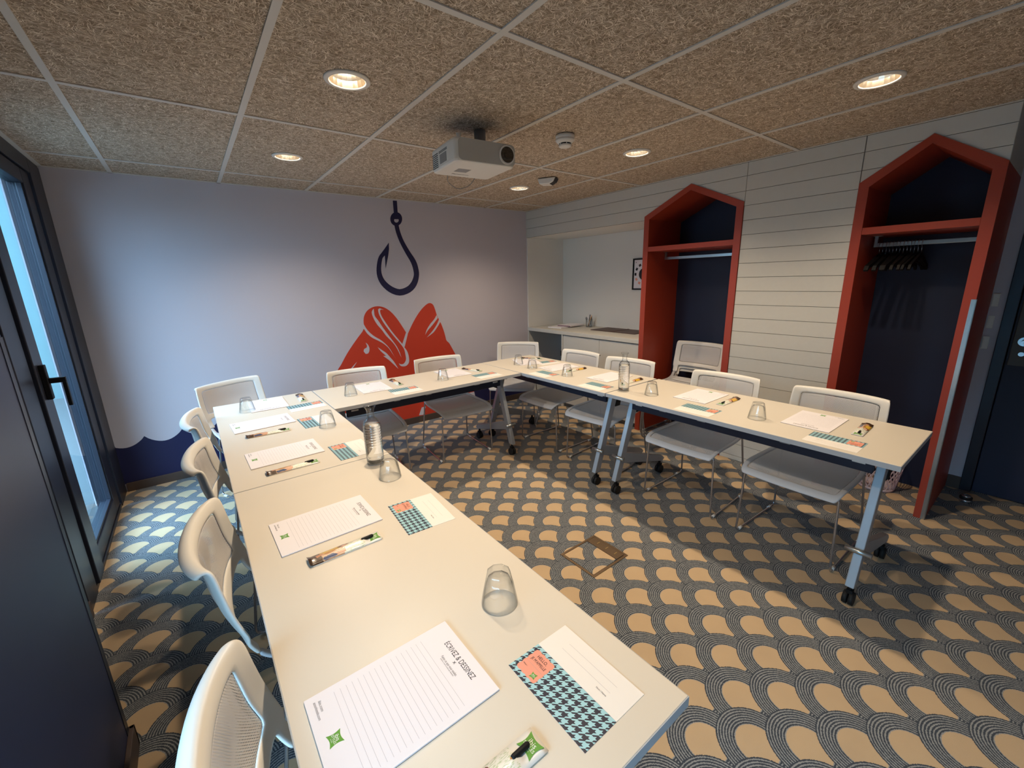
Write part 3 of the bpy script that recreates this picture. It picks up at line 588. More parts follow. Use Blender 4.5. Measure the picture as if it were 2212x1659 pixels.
for (ya, yb, z0, z1) in ((0.889, 1.552, 0.0, H + 0.004), (0.303, 0.889, HZ, H + 0.004), (1.552, YB - 0.001, 1.937, H + 0.004)):
    for P in above_gable(ya, yb, z0, z1): mb.prism(P, 'x', 3.3150, 3.325)
mb.ob('backing_panel', M['joint'], wr)
MB().box(3.325, 3.90, 2.393, YB - 0.001, 1.937, 1.955).ob('niche_ceiling', M['bright'], wr)
MB().box(3.312, 3.896, 4.020, YB - 0.0005, 0.887, 1.936).ob('niche_side', M['bright'], wr)
MB().box(3.8965, 3.8995, 2.394, 4.0355, 0.887, 1.936).ob('niche_back', M['bright'], wr)

# wall beside the entrance with the dark door
wh = tag(MB().box(XD, 4.1, 0.238, YB, 0, 2.34).box(XD, 4.1, YF, -0.80, 0, 2.34).box(XD, 4.1, -0.80, 0.238, 2.10, 2.34).ob('wall_entrance', M['wall']), kind='structure')
tag(MB().box(XD - 0.012, XD, 0.238, 0.302, 0, 0.085).ob('baseboard_entrance', M['brownbase']), kind='structure')
d1 = tag(MB().box(XD - 0.015, 4.05, 0.185, 0.238, 0, 2.10).box(XD - 0.015, 4.05, -0.80, -0.745, 0, 2.10).box(XD - 0.015, 4.05, -0.745, 0.185, 2.05, 2.10).ob('door_1', M['charcoal'], bev=0.003), kind='structure')
MB().box(XD + 0.005, 4.04, -0.742, 0.182, 0.005, 2.047).box(4.045, 4.10, -0.79, 0.236, 0.0, 2.099).ob('door_leaf_with_backing', M['navy'], d1, bev=0.003)  # second box: unseen slab added behind the leaf to stop light leaking in
pl = MB().box(XD - 0.004, XD + 0.005, 0.060, 0.172, 0.87, 1.265).ob('lock_plate', mat('dark_satin_steel', '5C5A58', 0.6, 0.2), d1, bev=0.004)
MB().box(XD - 0.012, XD - 0.004, 0.075, 0.150, 1.14, 1.245).ob('card_reader', M['black'], d1, bev=0.003)
MB().tube([(XD - 0.004, 0.125, 1.02), (XD - 0.05, 0.125, 1.02)], 0.012, 12).tube(rounded([(XD - 0.045, 0.125, 1.02), (XD - 0.05, 0.0, 1.015)], 0.01), 0.009, 10) \
    .lathe([(0.026, 0), (0.026, 0.006)], 20).ob('handle', M['chrome'], d1)
MB().tube([(XD - 0.004, 0.125, 1.02), (XD - 0.010, 0.125, 1.02)], 0.027, 20).tube([(XD - 0.004, 0.125, 0.945), (XD - 0.018, 0.125, 0.945)], 0.013, 14).box(XD - 0.022, XD - 0.018, 0.122, 0.128, 0.935, 0.955).ob('lock_rosette', M['chrome'], d1)
for z in (1.265, 1.13, 1.0):
    o = MB().box(XD - 0.009, XD - 0.0005, 0.268, 0.298, z - 0.04, z + 0.04).ob('light_switch', M['pwhite'], bev=0.002)
    MB().box(XD - 0.012, XD - 0.009, 0.272, 0.294, z - 0.03, z + 0.03).ob('rocker', M['pwhite'], o, bev=0.001)
    tag(o, {1.265: 'topmost white switch plate beside the dark entrance door', 1.13: 'middle white switch plate beside the dark entrance door', 1.0: 'lowest white switch plate beside the dark entrance door'}[z], 'switch', 'switch plates beside the door')

# ------------------------------------------------------------------ wardrobes
def wardrobe(h, far, label, guard):
    y0, y1 = h; yc = (y0 + y1) / 2; t = 0.05; X0 = 3.300; X1 = 3.80
    r = empty('wardrobe', (0, 0, 0)); tag(r, label, 'wardrobe', 'house shaped wardrobes')
    MB().prism([(y0, 0.001), (y0 + t, 0.001), (y0 + t, 1.939), (y0, HZ)], 'x', X0, XD if guard else X1).ob('side_panel', M['red'], r)
    MB().prism([(y1 - t, 0.001), (y1, 0.001), (y1, HZ), (y1 - t, 1.939)], 'x', X0, X1 if guard else 3.90).ob('side_panel', M['red'], r)
    MB().prism([(y0, HZ), (y0 + t, 1.939), (yc, 2.113), (yc, HP)], 'x', X0, X1).ob('roof_panel', M['red'], r)
    MB().prism([(y1, HZ), (yc, HP), (yc, 2.113), (y1 - t, 1.939)], 'x', X0, X1).ob('roof_panel', M['red'], r)
    MB().box(X0 + 0.002, X1, y0 + t, y1 - t, 1.672, 1.712).ob('shelf', M['red'], r, bev=0.002)
    MB().prism([(y0 + t, 0.001), (y1 - t, 0.001), (y1 - t, 1.939), (yc, 2.113), (y0 + t, 1.939)], 'x', X1 - 0.006, X1 + 0.004).ob('back_panel', M['navy'], r)
    MB().box(3.538, 3.562, y0 + t + 0.002, y1 - t - 0.03, 1.605, 1.628).box(3.543, 3.557, y1 - t - 0.03, y1 - t - 0.012, 1.605, 1.672).box(3.530, 3.570, y1 - t - 0.05, y1 - t - 0.006, 1.669, 1.672).ob('coat_rail', M['steel'], r, bev=0.002)
    if guard:
        MB().box(X0 - 0.002, X0, y0 - 0.002, y0 + 0.018, 0.001, 1.30).box(X0 - 0.002, X0 + 0.016, y0 - 0.003, y0 - 0.0005, 0.001, 1.30).ob('edge_strip', M['steel'], r)
    return r
wardrobe(H1, True, 'terracotta house-shaped open wardrobe beside the white sideboard niche, chairs standing in it', False)
wardrobe(H2, False, 'terracotta house-shaped open wardrobe nearest the entrance door, coat hangers on its rail', True)
# coat hangers
hm = MB().tube(rounded([(0, 0, -0.05), (0, 0, -0.012), (-0.018, 0, 0.0), (-0.016, 0, 0.022), (0.0, 0, 0.030), (0.016, 0, 0.022), (0.016, 0, 0.012)], 0.012), 0.0016, 6).me('hook', M['chrome'])
bmx = MB()
bmx.prism([(0.0, -0.045), (0.02, -0.050), (0.20, -0.115), (0.215, -0.14), (0.205, -0.148), (0.18, -0.128), (0.0, -0.078), (-0.18, -0.128), (-0.205, -0.148), (-0.215, -0.14), (-0.20, -0.115), (-0.02, -0.050)], 'y', -0.006, 0.006)
bar = bmx.me('shoulder_bar', M['black'])
for k in range(13):
    y = 0.795 - k * 0.0165
    e = empty('coat_hanger', (3.55, y, 1.605), random.uniform(-0.1, 0.1))
    link('hook', hm, e); link('shoulder_bar', bar, e)
    tag(e, 'black coat hanger with chrome hook in the tight bunch on the wardrobe rail', 'hanger', 'black coat hangers bunched on the rail')

# ------------------------------------------------------------------ sideboard in the niche
sb = tag(empty('sideboard'), 'white built-in sideboard with two flush doors in the niche', 'sideboard')
MB().box(3.306, 3.896, 2.394, YB - 0.001, 0.846, 0.886).ob('worktop', M['white'], sb, bev=0.002)
MB().box(3.312, 3.897, 3.421, 3.440, 0.001, 0.845).ob('side_panel', M['white'], sb); MB().box(3.310, 3.897, 4.018, 4.034, 0.001, 0.845).ob('side_panel', M['white'], sb)
for a, b in ((2.887, 3.418), (2.394, 2.884)):
    MB().box(3.318, 3.336, a, b, 0.05, 0.838).ob('door', M['white'], sb, bev=0.0015)
MB().box(3.345, 3.36, 2.394, 3.42, 0.001, 0.845).ob('carcass', M['joint'], sb)
MB().box(3.88, 3.897, 3.44, 4.018, 0.001, 0.845).ob('back_panel', M['wall'], sb)
MB().box(3.309, 3.335, 3.441, 3.452, 0.60, 0.66).ob('hinge', M['black'], sb)
# things on the sideboard
bk = MB().prism(rrect(-0.15, 0.15, -0.105, 0.105, 0.004), 'z', 0, 0.010).ob('booklet', M['paper'], None, (3.60, 3.72, 0.8865), (0, 0, 0.1))
tag(bk, 'flat white paper stack lying at the left end of the sideboard', 'paper')
bk = empty('binder', (3.70, 3.68, 0.897), 0.12); tag(bk, 'white binder with mauve edge lying on the paper stack on the sideboard', 'binder')
MB().box(-0.13, 0.13, -0.1, 0.1, 0, 0.016).ob('cover', M['paper'], bk, bev=0.002); MB().box(-0.1315, -0.13, -0.098, 0.098, 0.002, 0.0145).ob('spine', mat('mauve_spine', '8A6A72', 0.6), bk)
cup = empty('pen_glass', (3.80, 3.47, 0.8865)); tag(cup, 'clear straight tumbler holding pens on the sideboard', 'glass')
MB().lathe([(0, 0), (0.036, 0), (0.040, 0.10), (0.0375, 0.10), (0.034, 0.008), (0, 0.008)], 28).ob('body', M['glass'], cup)
for k, (dx, dy, tx, ty, m_) in enumerate(((0.008, 0.012, -0.012, -0.024, 'black'), (-0.01, 0.01, 0.006, -0.034, 'penwood'), (0.0, -0.012, -0.006, 0.02, 'paper'), (0.012, 0.0, 0.012, -0.03, 'ink'))):
    o = MB().tube([(3.80 + dx, 3.47 + dy, 0.896), (3.80 + tx, 3.47 + ty, 1.035 - 0.008 * k)], 0.0042, 8).ob('pen', M[m_])
    tag(o, ['black capped pen leaning in the pen glass on the sideboard', 'wooden pen leaning in the pen glass on the sideboard', 'white pen leaning in the pen glass on the sideboard', 'dark thin pen leaning in the pen glass on the sideboard'][k], 'pen', 'pens in the glass on the sideboard')
fo = empty('desk_folder', (3.73, 2.95, 0.8865), 0); tag(fo, 'dark brown closed leatherette folder lying on the sideboard', 'folder')
MB().box(-0.15, 0.15, -0.30, -0.012, 0, 0.006).box(-0.15, 0.15, 0.012, 0.30, 0, 0.006).ob('cover', M['brown'], fo, bev=0.002)
MB().box(-0.15, 0.15, -0.012, 0.012, 0, 0.009).ob('spine', M['brown'], fo, bev=0.002)
so = MB().tube([(3.8955, 3.60, 0.975), (3.893, 3.60, 0.975)], 0.026, 24).ob('wall_socket', M['pwhite']); tag(so, 'round white wall socket behind the sideboard', 'socket')
MB().tube([(3.893, 3.60, 0.975), (3.8925, 3.60, 0.975)], 0.017, 20).ob('socket_face', M['greyp'], so)
pf = empty('picture', (3.896, 2.72, 1.485)); tag(pf, 'black framed chart with a ring of squares hanging in the niche', 'picture')
mb = MB()
for a in ((-0.21, 0.21, -0.163, -0.148), (-0.21, 0.21, 0.148, 0.163), (-0.21, -0.195, -0.148, 0.148), (0.195, 0.21, -0.148, 0.148)): mb.box(-0.018, 0, a[0], a[1], a[2], a[3])
mb.ob('frame', M['black'], pf); MB().box(-0.010, -0.008, -0.195, 0.195, -0.148, 0.148).ob('print', M['paper'], pf)
mb = MB()
for k in range(24):
    t = 2 * PI * k / 24
    if k % 2: continue
    c, s_ = math.cos(t), math.sin(t)
    P = [((0.105) * c + e1 * s_ * 0.014 + f1 * c * 0.012, 0.105 * s_ - e1 * c * 0.014 + f1 * s_ * 0.012) for e1, f1 in ((-1, -1), (1, -1), (1, 1), (-1, 1))]
    mb.prism([(p[0] + 0.07, p[1]) for p in P], 'x', -0.0108, -0.0102, mi=(1 if s_ < -0.2 else 0))
mb.prism([(0.07 + 0.062 * math.cos(2 * PI * k / 32), 0.062 * math.sin(2 * PI * k / 32)) for k in range(32)], 'x', -0.0108, -0.0102, mi=0)
mb.box(-0.0108, -0.0102, 0.168, 0.176, 0.118, 0.126)
mb.ob('chart_marks', [M['ink'], M['coral']], pf)

# ------------------------------------------------------------------ ceiling fittings
lamp_lab = ['recessed downlight nearest the camera on the window side of the ceiling', 'large recessed downlight above the left table, ahead of the projector', 'recessed downlight near the mural wall on the window side',
            'large recessed downlight nearest the entrance wardrobe', 'recessed downlight between smoke detector and clad wall', 'farthest recessed downlight beside the motion sensor']
ring_me = MB().lathe([(0.068, 0.003), (0.066, -0.004), (0.070, -0.008), (0.084, -0.005), (0.087, 0.0), (0.068, 0.003)], 40).me('ring', M['pwhite'])
refl_me = MB().lathe([(0.066, -0.003), (0.062, 0.02), (0.052, 0.045), (0.034, 0.066), (0.0, 0.078)], 20, sm=False).me('reflector', M['reflector'])
bulb_me = MB().tube([(-0.03, 0.012, 0.040), (0.03, 0.012, 0.040)], 0.009, 10).tube([(-0.03, -0.012, 0.040), (0.03, -0.012, 0.040)], 0.009, 10).me('lamp_tube', M['bulb'])
for k, (x, y) in enumerate(LAMPS):
    e = empty('ceiling_light', (x, y, 2.2285)); tag(e, lamp_lab[k], 'ceiling light', 'recessed downlights')
    link('ring', ring_me, e); link('reflector', refl_me, e); link('lamp_tube', bulb_me, e)
    d = bpy.data.lights.new('lamp_beam', 'SPOT'); d.energy = LAMP_W; d.color = LAMP_COL; d.spot_size = math.radians(136); d.spot_blend = 1.0; d.shadow_soft_size = 0.03
    o = bpy.data.objects.new('lamp_beam', d); COL.objects.link(o); o.parent = e; o.location = (0, 0, 0.012)
sd = empty('smoke_detector', (1.80, 1.845, H)); tag(sd, 'round white smoke detector on the ceiling', 'smoke detector')
MB().lathe([(0, 0), (0.052, 0), (0.052, -0.012), (0.049, -0.016), (0.049, -0.020), (0.052, -0.022), (0.050, -0.028), (0.038, -0.040), (0, -0.040)], 40).ob('base', M['pwhite'], sd)
MB().lathe([(0, -0.040), (0.033, -0.040), (0.033, -0.047), (0, -0.047)], 32).ob('smoke_slot', M['vent'], sd)
mb = MB()
for k in range(6):
    t = k * PI / 3; mb.box(0.034 * math.cos(t) - 0.002, 0.034 * math.cos(t) + 0.002, 0.034 * math.sin(t) - 0.002, 0.034 * math.sin(t) + 0.002, -0.048, -0.039)
mb.lathe([(0, -0.047), (0.036, -0.047), (0.034, -0.055), (0.028, -0.058), (0, -0.059)], 32).ob('cap', M['pwhite'], sd)
ms_ = empty('motion_sensor', (2.41, 2.655, H), math.radians(-62)); tag(ms_, 'white wedge-shaped motion sensor with dark window on the ceiling', 'sensor')
MB().prism([(-0.075, 0), (0.07, 0), (0.055, -0.03), (0.02, -0.045), (-0.06, -0.04)], 'y', -0.045, 0.045).ob('housing', M['pwhite'], ms_, bev=0.006)
MB().prism([(0.071, -0.004), (0.0725, -0.004), (0.0585, -0.028), (0.025, -0.0445), (0.022, -0.0445), (0.055, -0.026)], 'y', -0.036, 0.036).ob('sensor_window', M['vent'], ms_)

# projector
pj = empty('projector', (1.300, 2.015, 2.020), math.radians(-5.5)); tag(pj, 'white ceiling-mounted projector with dark lens', 'projector')
body = MB().prism(rrect(-0.168, 0.168, -0.150, 0.150, 0.03, 6), 'z', 0.0, 0.108).ob('body', M['pwhite'], pj, bev=0.012)
MB().prism(rrect(-0.15, 0.165, 0.006, 0.103, 0.022, 5), 'y', -0.1512, -0.1485).ob('front_panel', mat('grey_front_panel', 'BEBBB2', 0.45), pj)
MB().tube([(0.116, -0.148, 0.054), (0.116, -0.158, 0.054)], 0.045, 32).ob('lens_ring', M['pwhite'], pj, bev=0.002)
lz = MB().tube([(0.116, -0.156, 0.054), (0.116, -0.1595, 0.054)], 0.037, 32).ob('lens', M['lens'], pj)
MB().tube([(0.116, -0.158, 0.054), (0.116, -0.162, 0.054)], 0.018, 24).ob('lens_glass', M['lens'], pj)
MB().tube([(0.157, -0.150, 0.05), (0.157, -0.1535, 0.05)], 0.005, 12).ob('infrared_window', M['vent'], pj)
mb = MB()
for k in range(8): mb.box(-0.1695, -0.167, 0.055, 0.125, 0.014 + 0.009 * k, 0.017 + 0.009 * k)
for k in range(2): mb.box(-0.1695, -0.167, -0.06, 0.04, 0.072 + 0.006 * k, 0.074 + 0.006 * k)
mb.ob('vent_slots', M['vent'], pj); MB().box(-0.1695, -0.167, -0.05, 0.03, 0.022, 0.064).ob('port_panel', M['greyp'], pj)
MB().box(-0.09, -0.02, -0.02, 0.045, -0.0006, 0.0002).ob('type_label', M['greyp'], pj)
t = text_mesh('Panasonic', 0.026, M['vent']); t.transform(Matrix.Translation((-0.03, 0.09, -0.0008)) @ Matrix.Rotation(PI, 4, 'X')); link('lettering', t, pj)
MB().tube([(-0.13, -0.12, 0.106), (-0.13, -0.12, 0.128)], [0.008, 0.013], 14).ob('foot', M['pwhite'], pj)
MB().tube([(0.06, 0.02, 0.130), (0.06, 0.02, 0.2035)], 0.030, 24).ob('mount_tube', M['greyp'], pj)
MB().lathe([(0, 0.108), (0.085, 0.108), (0.085, 0.114), (0.03, 0.130), (0, 0.130)], 32, c=(0.06, 0.02)).ob('mount_plate', M['black'], pj)
MB().tube(rounded([(-0.075, 0.151, 0.01), (-0.065, 0.19, -0.02), (0.0, 0.20, -0.055), (0.075, 0.19, -0.03), (0.10, 0.151, 0.02)], 0.05, 8), 0.0022, 6).ob('cable', M['greyp'], pj)

# floor things
fb = empty('floor_box', (1.527, 1.328, 0.0), 0.01); tag(fb, 'square bronze floor socket box with carpet-filled lid', 'floor socket box')
mb = MB()
for a in ((-0.137, 0.137, -0.120, -0.107), (-0.137, 0.137, 0.107, 0.120), (-0.137, -0.124, -0.107, 0.107), (0.124, 0.137, -0.107, 0.107)): mb.box(a[0], a[1], a[2], a[3], 0, 0.004)
mb.ob('rim', M['brass'], fb, bev=0.001)
MB().box(-0.121, 0.060, -0.104, 0.104, 0.0, 0.003).ob('carpet_inlay', M['carpet'], fb)
MB().box(0.062, 0.121, -0.104, 0.104, 0.0, 0.006).ob('flap', M['brass'], fb, bev=0.001)
mb = MB()
for k in range(3): mb.box(0.085, 0.108, -0.07 + 0.06 * k, -0.066 + 0.06 * k, 0.006, 0.0066)
mb.ob('flap_slots', mat('worn_brass', 'B09660', 0.4, 0.6), fb)
ds = empty('door_stop', (3.77, 0.185, 0)); tag(ds, 'chrome and black cylinder door stop on the floor by the entrance door', 'door stop')
MB().lathe([(0, 0), (0.028, 0), (0.028, 0.022), (0, 0.022)], 24).ob('base', M['chrome'], ds)
MB().lathe([(0, 0.022), (0.030, 0.022), (0.030, 0.036), (0, 0.036)], 24).ob('buffer', M['rubber'], ds); MB().lathe([(0, 0.036), (0.024, 0.036), (0.02, 0.046), (0, 0.048)], 24).ob('cap', M['chrome'], ds)
wbk = empty('waste_basket', (3.60, 0.60, 0)); tag(wbk, 'pale pink lattice plastic waste basket in the wardrobe by the door', 'waste basket')
mb = MB(); n = 26
for sgn in (1, -1):
    for k in range(n):
        P = []
        for q in range(7):
            t = 2 * PI * (k / n) + sgn * q * 0.16; z = 0.02 + q * 0.04; r = 0.10 + 0.035 * q / 6
            P.append((r * math.cos(t), r * math.sin(t), z))
        mb.tube(P, 0.003, 4, cap=False)
mb.ob('lattice_wall', M['pinkplastic'], wbk)
MB().lathe([(0, 0.002), (0.098, 0.002), (0.103, 0.022), (0.10, 0.022), (0.095, 0.006), (0, 0.006)], 32).ob('base', M['pinkplastic'], wbk)
MB().lathe([(0.134, 0.258), (0.139, 0.256), (0.140, 0.270), (0.134, 0.270), (0.134, 0.258)], 40).ob('rim', M['pinkplastic'], wbk)

# ------------------------------------------------------------------ tables
def caster(y, parent, x):
    e = empty('caster', (x, y, 0), 0, parent)
    MB().tube([(-0.020, 0, 0.030), (-0.003, 0, 0.030)], 0.030, 20).tube([(0.003, 0, 0.030), (0.020, 0, 0.030)], 0.030, 20).ob('wheel', M['rubber'], e)
    MB().box(-0.012, 0.012, -0.012, 0.018, 0.055, 0.072).tube([(0, 0, 0.06), (0, 0, 0.10)], 0.009, 10).ob('fork', M['black'], e)
def table(L, loc, rz, label):
    r = empty('conference_table', loc, rz); tag(r, label, 'table', 'folding conference tables')
    D = 0.598
    MB().box(0.0015, L - 0.0015, 0.0015, D - 0.0015, 0.6885, 0.712).ob('tabletop', M['table'], r, bev=0.0012)
    MB().box(0, L, 0, 0.0015, 0.688, 0.7108).box(0, L, D - 0.0015, D, 0.688, 0.7108).box(0, 0.0015, 0.0015, D - 0.0015, 0.688, 0.7108).box(L - 0.0015, L, 0.0015, D - 0.0015, 0.688, 0.7108).ob('edge_band', M['edge'], r)
    for x in (0.085, L - 0.085):
        MB().prism([(0.004, 0.098), (0.056, 0.098), (0.236, 0.672), (0.182, 0.672)], 'x', x - 0.017, x + 0.017).ob('leg', M['legmetal'], r, bev=0.003)
        MB().tube([(x - 0.048, 0.046, 0.262), (x + 0.048, 0.046, 0.262)], 0.012, 14).ob('hinge_rod', M['steel'], r)
        MB().prism([(0.112, 0.285), (0.56, 0.135), (0.585, 0.110), (0.56, 0.092), (0.092, 0.215)], 'x', x - 0.016, x + 0.016).ob('foot_arm', M['legmetal'], r, bev=0.003)
        MB().box(x - 0.021, x + 0.021, 0.10, 0.50, 0.655, 0.688).prism([(0.232, 0.655), (0.275, 0.655), (0.255, 0.56), (0.203, 0.56)], 'x', x - 0.021, x + 0.021).ob('tilt_bracket', M['black'], r, bev=0.003)
        caster(0.035, r, x); caster(0.545, r, x)
    MB().box(0.107, L - 0.107, 0.145, 0.170, 0.594, 0.664).ob('cross_beam', M['blackmetal'], r, bev=0.004)
    for x in (0.16, L - 0.16): MB().box(x - 0.024, x + 0.024, 0.1435, 0.145, 0.630, 0.640).ob('release_slot', M['pwhite'], r)
    for x in (L * 0.28, L * 0.44, L * 0.72): MB().box(x - 0.022, x + 0.022, 0.02, 0.05, 0.676, 0.6882).ob('linking_clip', M['greyp'], r, bev=0.002)
    return r
TT = 0.712
table(1.482, (0.615, 0.298, 0), PI / 2, 'nearest cream laminate folding table on the window side, large glass in its middle')
table(1.480, (0.615, 1.783, 0), PI / 2, 'cream laminate folding table running from the left table joint to the mural corner')
table(1.480, (0.618, 2.662, 0), 0, 'cream laminate folding table standing along the mural wall')
table(1.478, (2.1005, 3.262, 0), -PI / 2 + 0.012, 'cream laminate folding table at the far right, in front of the sideboard')
table(1.490, (2.122, 1.778, 0), -PI / 2, 'cream laminate folding table nearest the entrance wardrobe, free end with silver leg')

# ------------------------------------------------------------------ chairs
PROF = [  # y, z, half width, bow to the rear, dip
    (-0.332, 0.774, 0.217, 0.040), (-0.322, 0.786, 0.222, 0.041), (-0.306, 0.789, 0.225, 0.043), (-0.296, 0.773, 0.229, 0.044), (-0.288, 0.722, 0.232, 0.044), (-0.277, 0.66, 0.233, 0.048), (-0.262, 0.60, 0.232, 0.040), (-0.247, 0.55, 0.228, 0.028),
    (-0.228, 0.505, 0.222, 0.016), (-0.195, 0.470, 0.218, 0.006), (-0.14, 0.450, 0.222, 0.0), (-0.05, 0.442, 0.234, 0.0), (0.07, 0.440, 0.238, 0.0), (0.17, 0.440, 0.238, 0.0), (0.235, 0.432, 0.234, 0.0), (0.272, 0.412, 0.226, 0.0), (0.282, 0.396, 0.214, 0.0)]
def crom(P, k):
    out = []
    for i in range(len(P) - 1):
        p0, p1, p2, p3 = P[max(i - 1, 0)], P[i], P[i + 1], P[min(i + 2, len(P) - 1)]
        for j in range(k):
            t = j / k
            out.append(tuple(0.5 * (2 * b + (-a + c) * t + (2 * a - 5 * b + 4 * c - d) * t * t + (-a + 3 * b - 3 * c + d) * t ** 3) for a, b, c, d in zip(p0, p1, p2, p3)))
    out.append(P[-1]); return out
rows_ = crom(PROF, 3)
arc = [0.0]
for a, b in zip(rows_, rows_[1:]): arc.append(arc[-1] + math.hypot(a[0] - b[0], a[1] - b[1]))
us = [-1, -0.94, -0.88, -0.81, -0.62, -0.42, -0.2, 0, 0.2, 0.42, 0.62, 0.81, 0.88, 0.94, 1]
grid = []; uvg = []
for i, (y, z, w, bow) in enumerate(rows_):
    a = rows_[max(i - 1, 0)]; b = rows_[min(i + 1, len(rows_) - 1)]
    d = Vector((0, b[0] - a[0], b[1] - a[1])).normalized(); nrm = Vector((0, -d.z, d.y))     # away from the sitter on the back
    if nrm.y > 0 and z > 0.5: nrm = -nrm
    seat = max(0.0, min(1.0, (0.47 - z) / 0.03)) * (1 if -0.16 < y < 0.24 else 0.4)
    for u in us:
        p = Vector((w * u, y - (bow * (1 - abs(u) ** 2.3) if z > 0.46 else 0), z)) + Vector((0, 0, -0.014 * seat * (1 - u ** 2)))
        edge = max(0, abs(u) - 0.6) / 0.4
        if z > 0.55: p.y += 0.010 * edge ** 2                      # the sides curl forward a little
        grid.append(tuple(p)); uvg.append((w * u, arc[i]))
NU = len(us); NR = len(rows_)
def patch(name, rr, cc, m, thick, parent, sub=1, off=0.0):
    f = []; used = {}; vv = []; uu = []
    def g(i, j):
        k = i * NU + j
        if k not in used: used[k] = len(vv); vv.append(grid[k]); uu.append(uvg[k])
        return used[k]
    for i in range(NR - 1):
        for j in range(NU - 1):
            if rr(i) and cc(i, j): f.append((g(i, j), g(i, j + 1), g(i + 1, j + 1), g(i + 1, j)))
    me = mesh(name, vv, f, m, smooth=True, uvs=uu)
    o = link(name, me, parent)
    s = o.modifiers.new('thickness', 'SOLIDIFY'); s.thickness = thick; s.offset = off
    if sub: q = o.modifiers.new('round', 'SUBSURF'); q.levels = sub; q.render_levels = sub
    return o
SPLIT = min(range(NR), key=lambda i: abs(rows_[i][1] - 0.505) + (9 if rows_[i][0] > -0.15 else 0))
def rail(i):   # horizontal frame members
    y, z = rows_[i][0], rows_[i][1]; y2, z2 = rows_[i + 1][0], rows_[i + 1][1]; zm = (z + z2) / 2; ym = (y + y2) / 2
    return zm > 0.757 or (0.568 < zm < 0.602) or (zm < 0.475 and ym < -0.13) or ym > 0.255
side = lambda j: j < 3 or j >= NU - 4
sside = lambda j: j < 2 or j >= NU - 3
def hole_row(i):
    zm = (rows_[i][1] + rows_[i + 1][1]) / 2; ym = (rows_[i][0] + rows_[i + 1][0]) / 2
    return 0.475 <= zm <= 0.568 and ym < -0.13
def make_chair():
    r = empty('mesh_chair')
    patch('backrest_frame', lambda i: i < SPLIT, lambda i, j: side(j) or rail(i), M['plastic'], 0.011, r)
    patch('seat_frame', lambda i: i >= SPLIT, lambda i, j: sside(j) or rail(i), M['seatgrey'], 0.012, r)
    patch('backrest_mesh', lambda i: i < SPLIT, lambda i, j: not side(j) and not rail(i) and not hole_row(i), M['cmesh'], 0.003, r)
    patch('seat_mesh', lambda i: i >= SPLIT, lambda i, j: not sside(j) and not rail(i) and not hole_row(i), M['smesh'], 0.003, r)
    for s in (-1, 1):
        MB().tube(rounded([(s * 0.19, 0.235, 0.412), (s * 0.218, 0.236, 0.400), (s * 0.232, 0.240, 0.0085), (s * 0.226, -0.235, 0.0085), (s * 0.200, -0.175, 0.440), (s * 0.17, -0.170, 0.446)], 0.035, 5), 0.0058, 10).ob('leg', M['chrome'], r)
        for y in (0.19, -0.18):
            MB().tube([(s * 0.230, y - 0.018, 0.0085), (s * 0.230, y + 0.018, 0.0085)], 0.0084, 10).ob('glide', M['pwhite'], r)
    MB().tube([(-0.19, 0.235, 0.412), (0.19, 0.235, 0.412)], 0.0055, 8).tube([(-0.17, -0.170, 0.430), (0.17, -0.170, 0.430)], 0.0055, 8).ob('crossbar', M['chrome'], r)
    return r
chair = make_chair()
CH = [(0.243, 0.640, -94, 'white mesh chair nearest the camera, tucked under the nearest table'),
      (0.243, 1.360, -94.5, 'second white mesh chair from the camera on the window side'),
      (0.245, 2.085, -94, 'third white mesh chair on the window side, two places before the mural corner'),
      (0.235, 2.735, -93, 'small fourth white mesh chair on the window side, just before the corner chair'),
      (0.277, 3.385, 207, 'white mesh chair turned askew at the left end of the mural wall'),
      (0.955, 3.117, 172, 'white mesh chair in front of the red fish, left of two'),
      (1.708, 3.120, 175.6, 'white mesh chair in front of the red fish, right of two'),
      (2.600, 3.400, 134, 'white mesh chair standing diagonally at the far right table corner'),
      (2.556, 2.700, 91, 'white mesh chair in front of the sideboard doors, left of two'),
      (2.562, 2.115, 96, 'white mesh chair in front of the first terracotta wardrobe, behind the far carafe'),
      (2.560, 1.345, 91.5, 'white mesh chair in front of the plank wall between both wardrobes'),
      (2.562, 0.715, 88.5, 'white mesh chair at the free right table end, before the entrance wardrobe')]
for k, (x, y, a, lab) in enumerate(CH):
    c = chair if k == 0 else copy_tree(chair)
    c.location = (x, y, 0); c.rotation_euler = (0, 0, math.radians(a)); tag(c, lab, 'chair', 'white mesh chairs around the tables')
for k in range(3):
    c = copy_tree(chair); c.location = (3.405 - 0.012 * k, 1.985, 0.032 * k); c.rotation_euler = (0, 0, math.radians(90 + (2, -1, 1)[k]))
    tag(c, ['lowest white mesh chair of the stack inside the first wardrobe', 'middle white mesh chair of the stack inside the first wardrobe', 'topmost white mesh chair of the stack inside the first wardrobe'][k], 'chair', 'stacked chairs in the wardrobe')

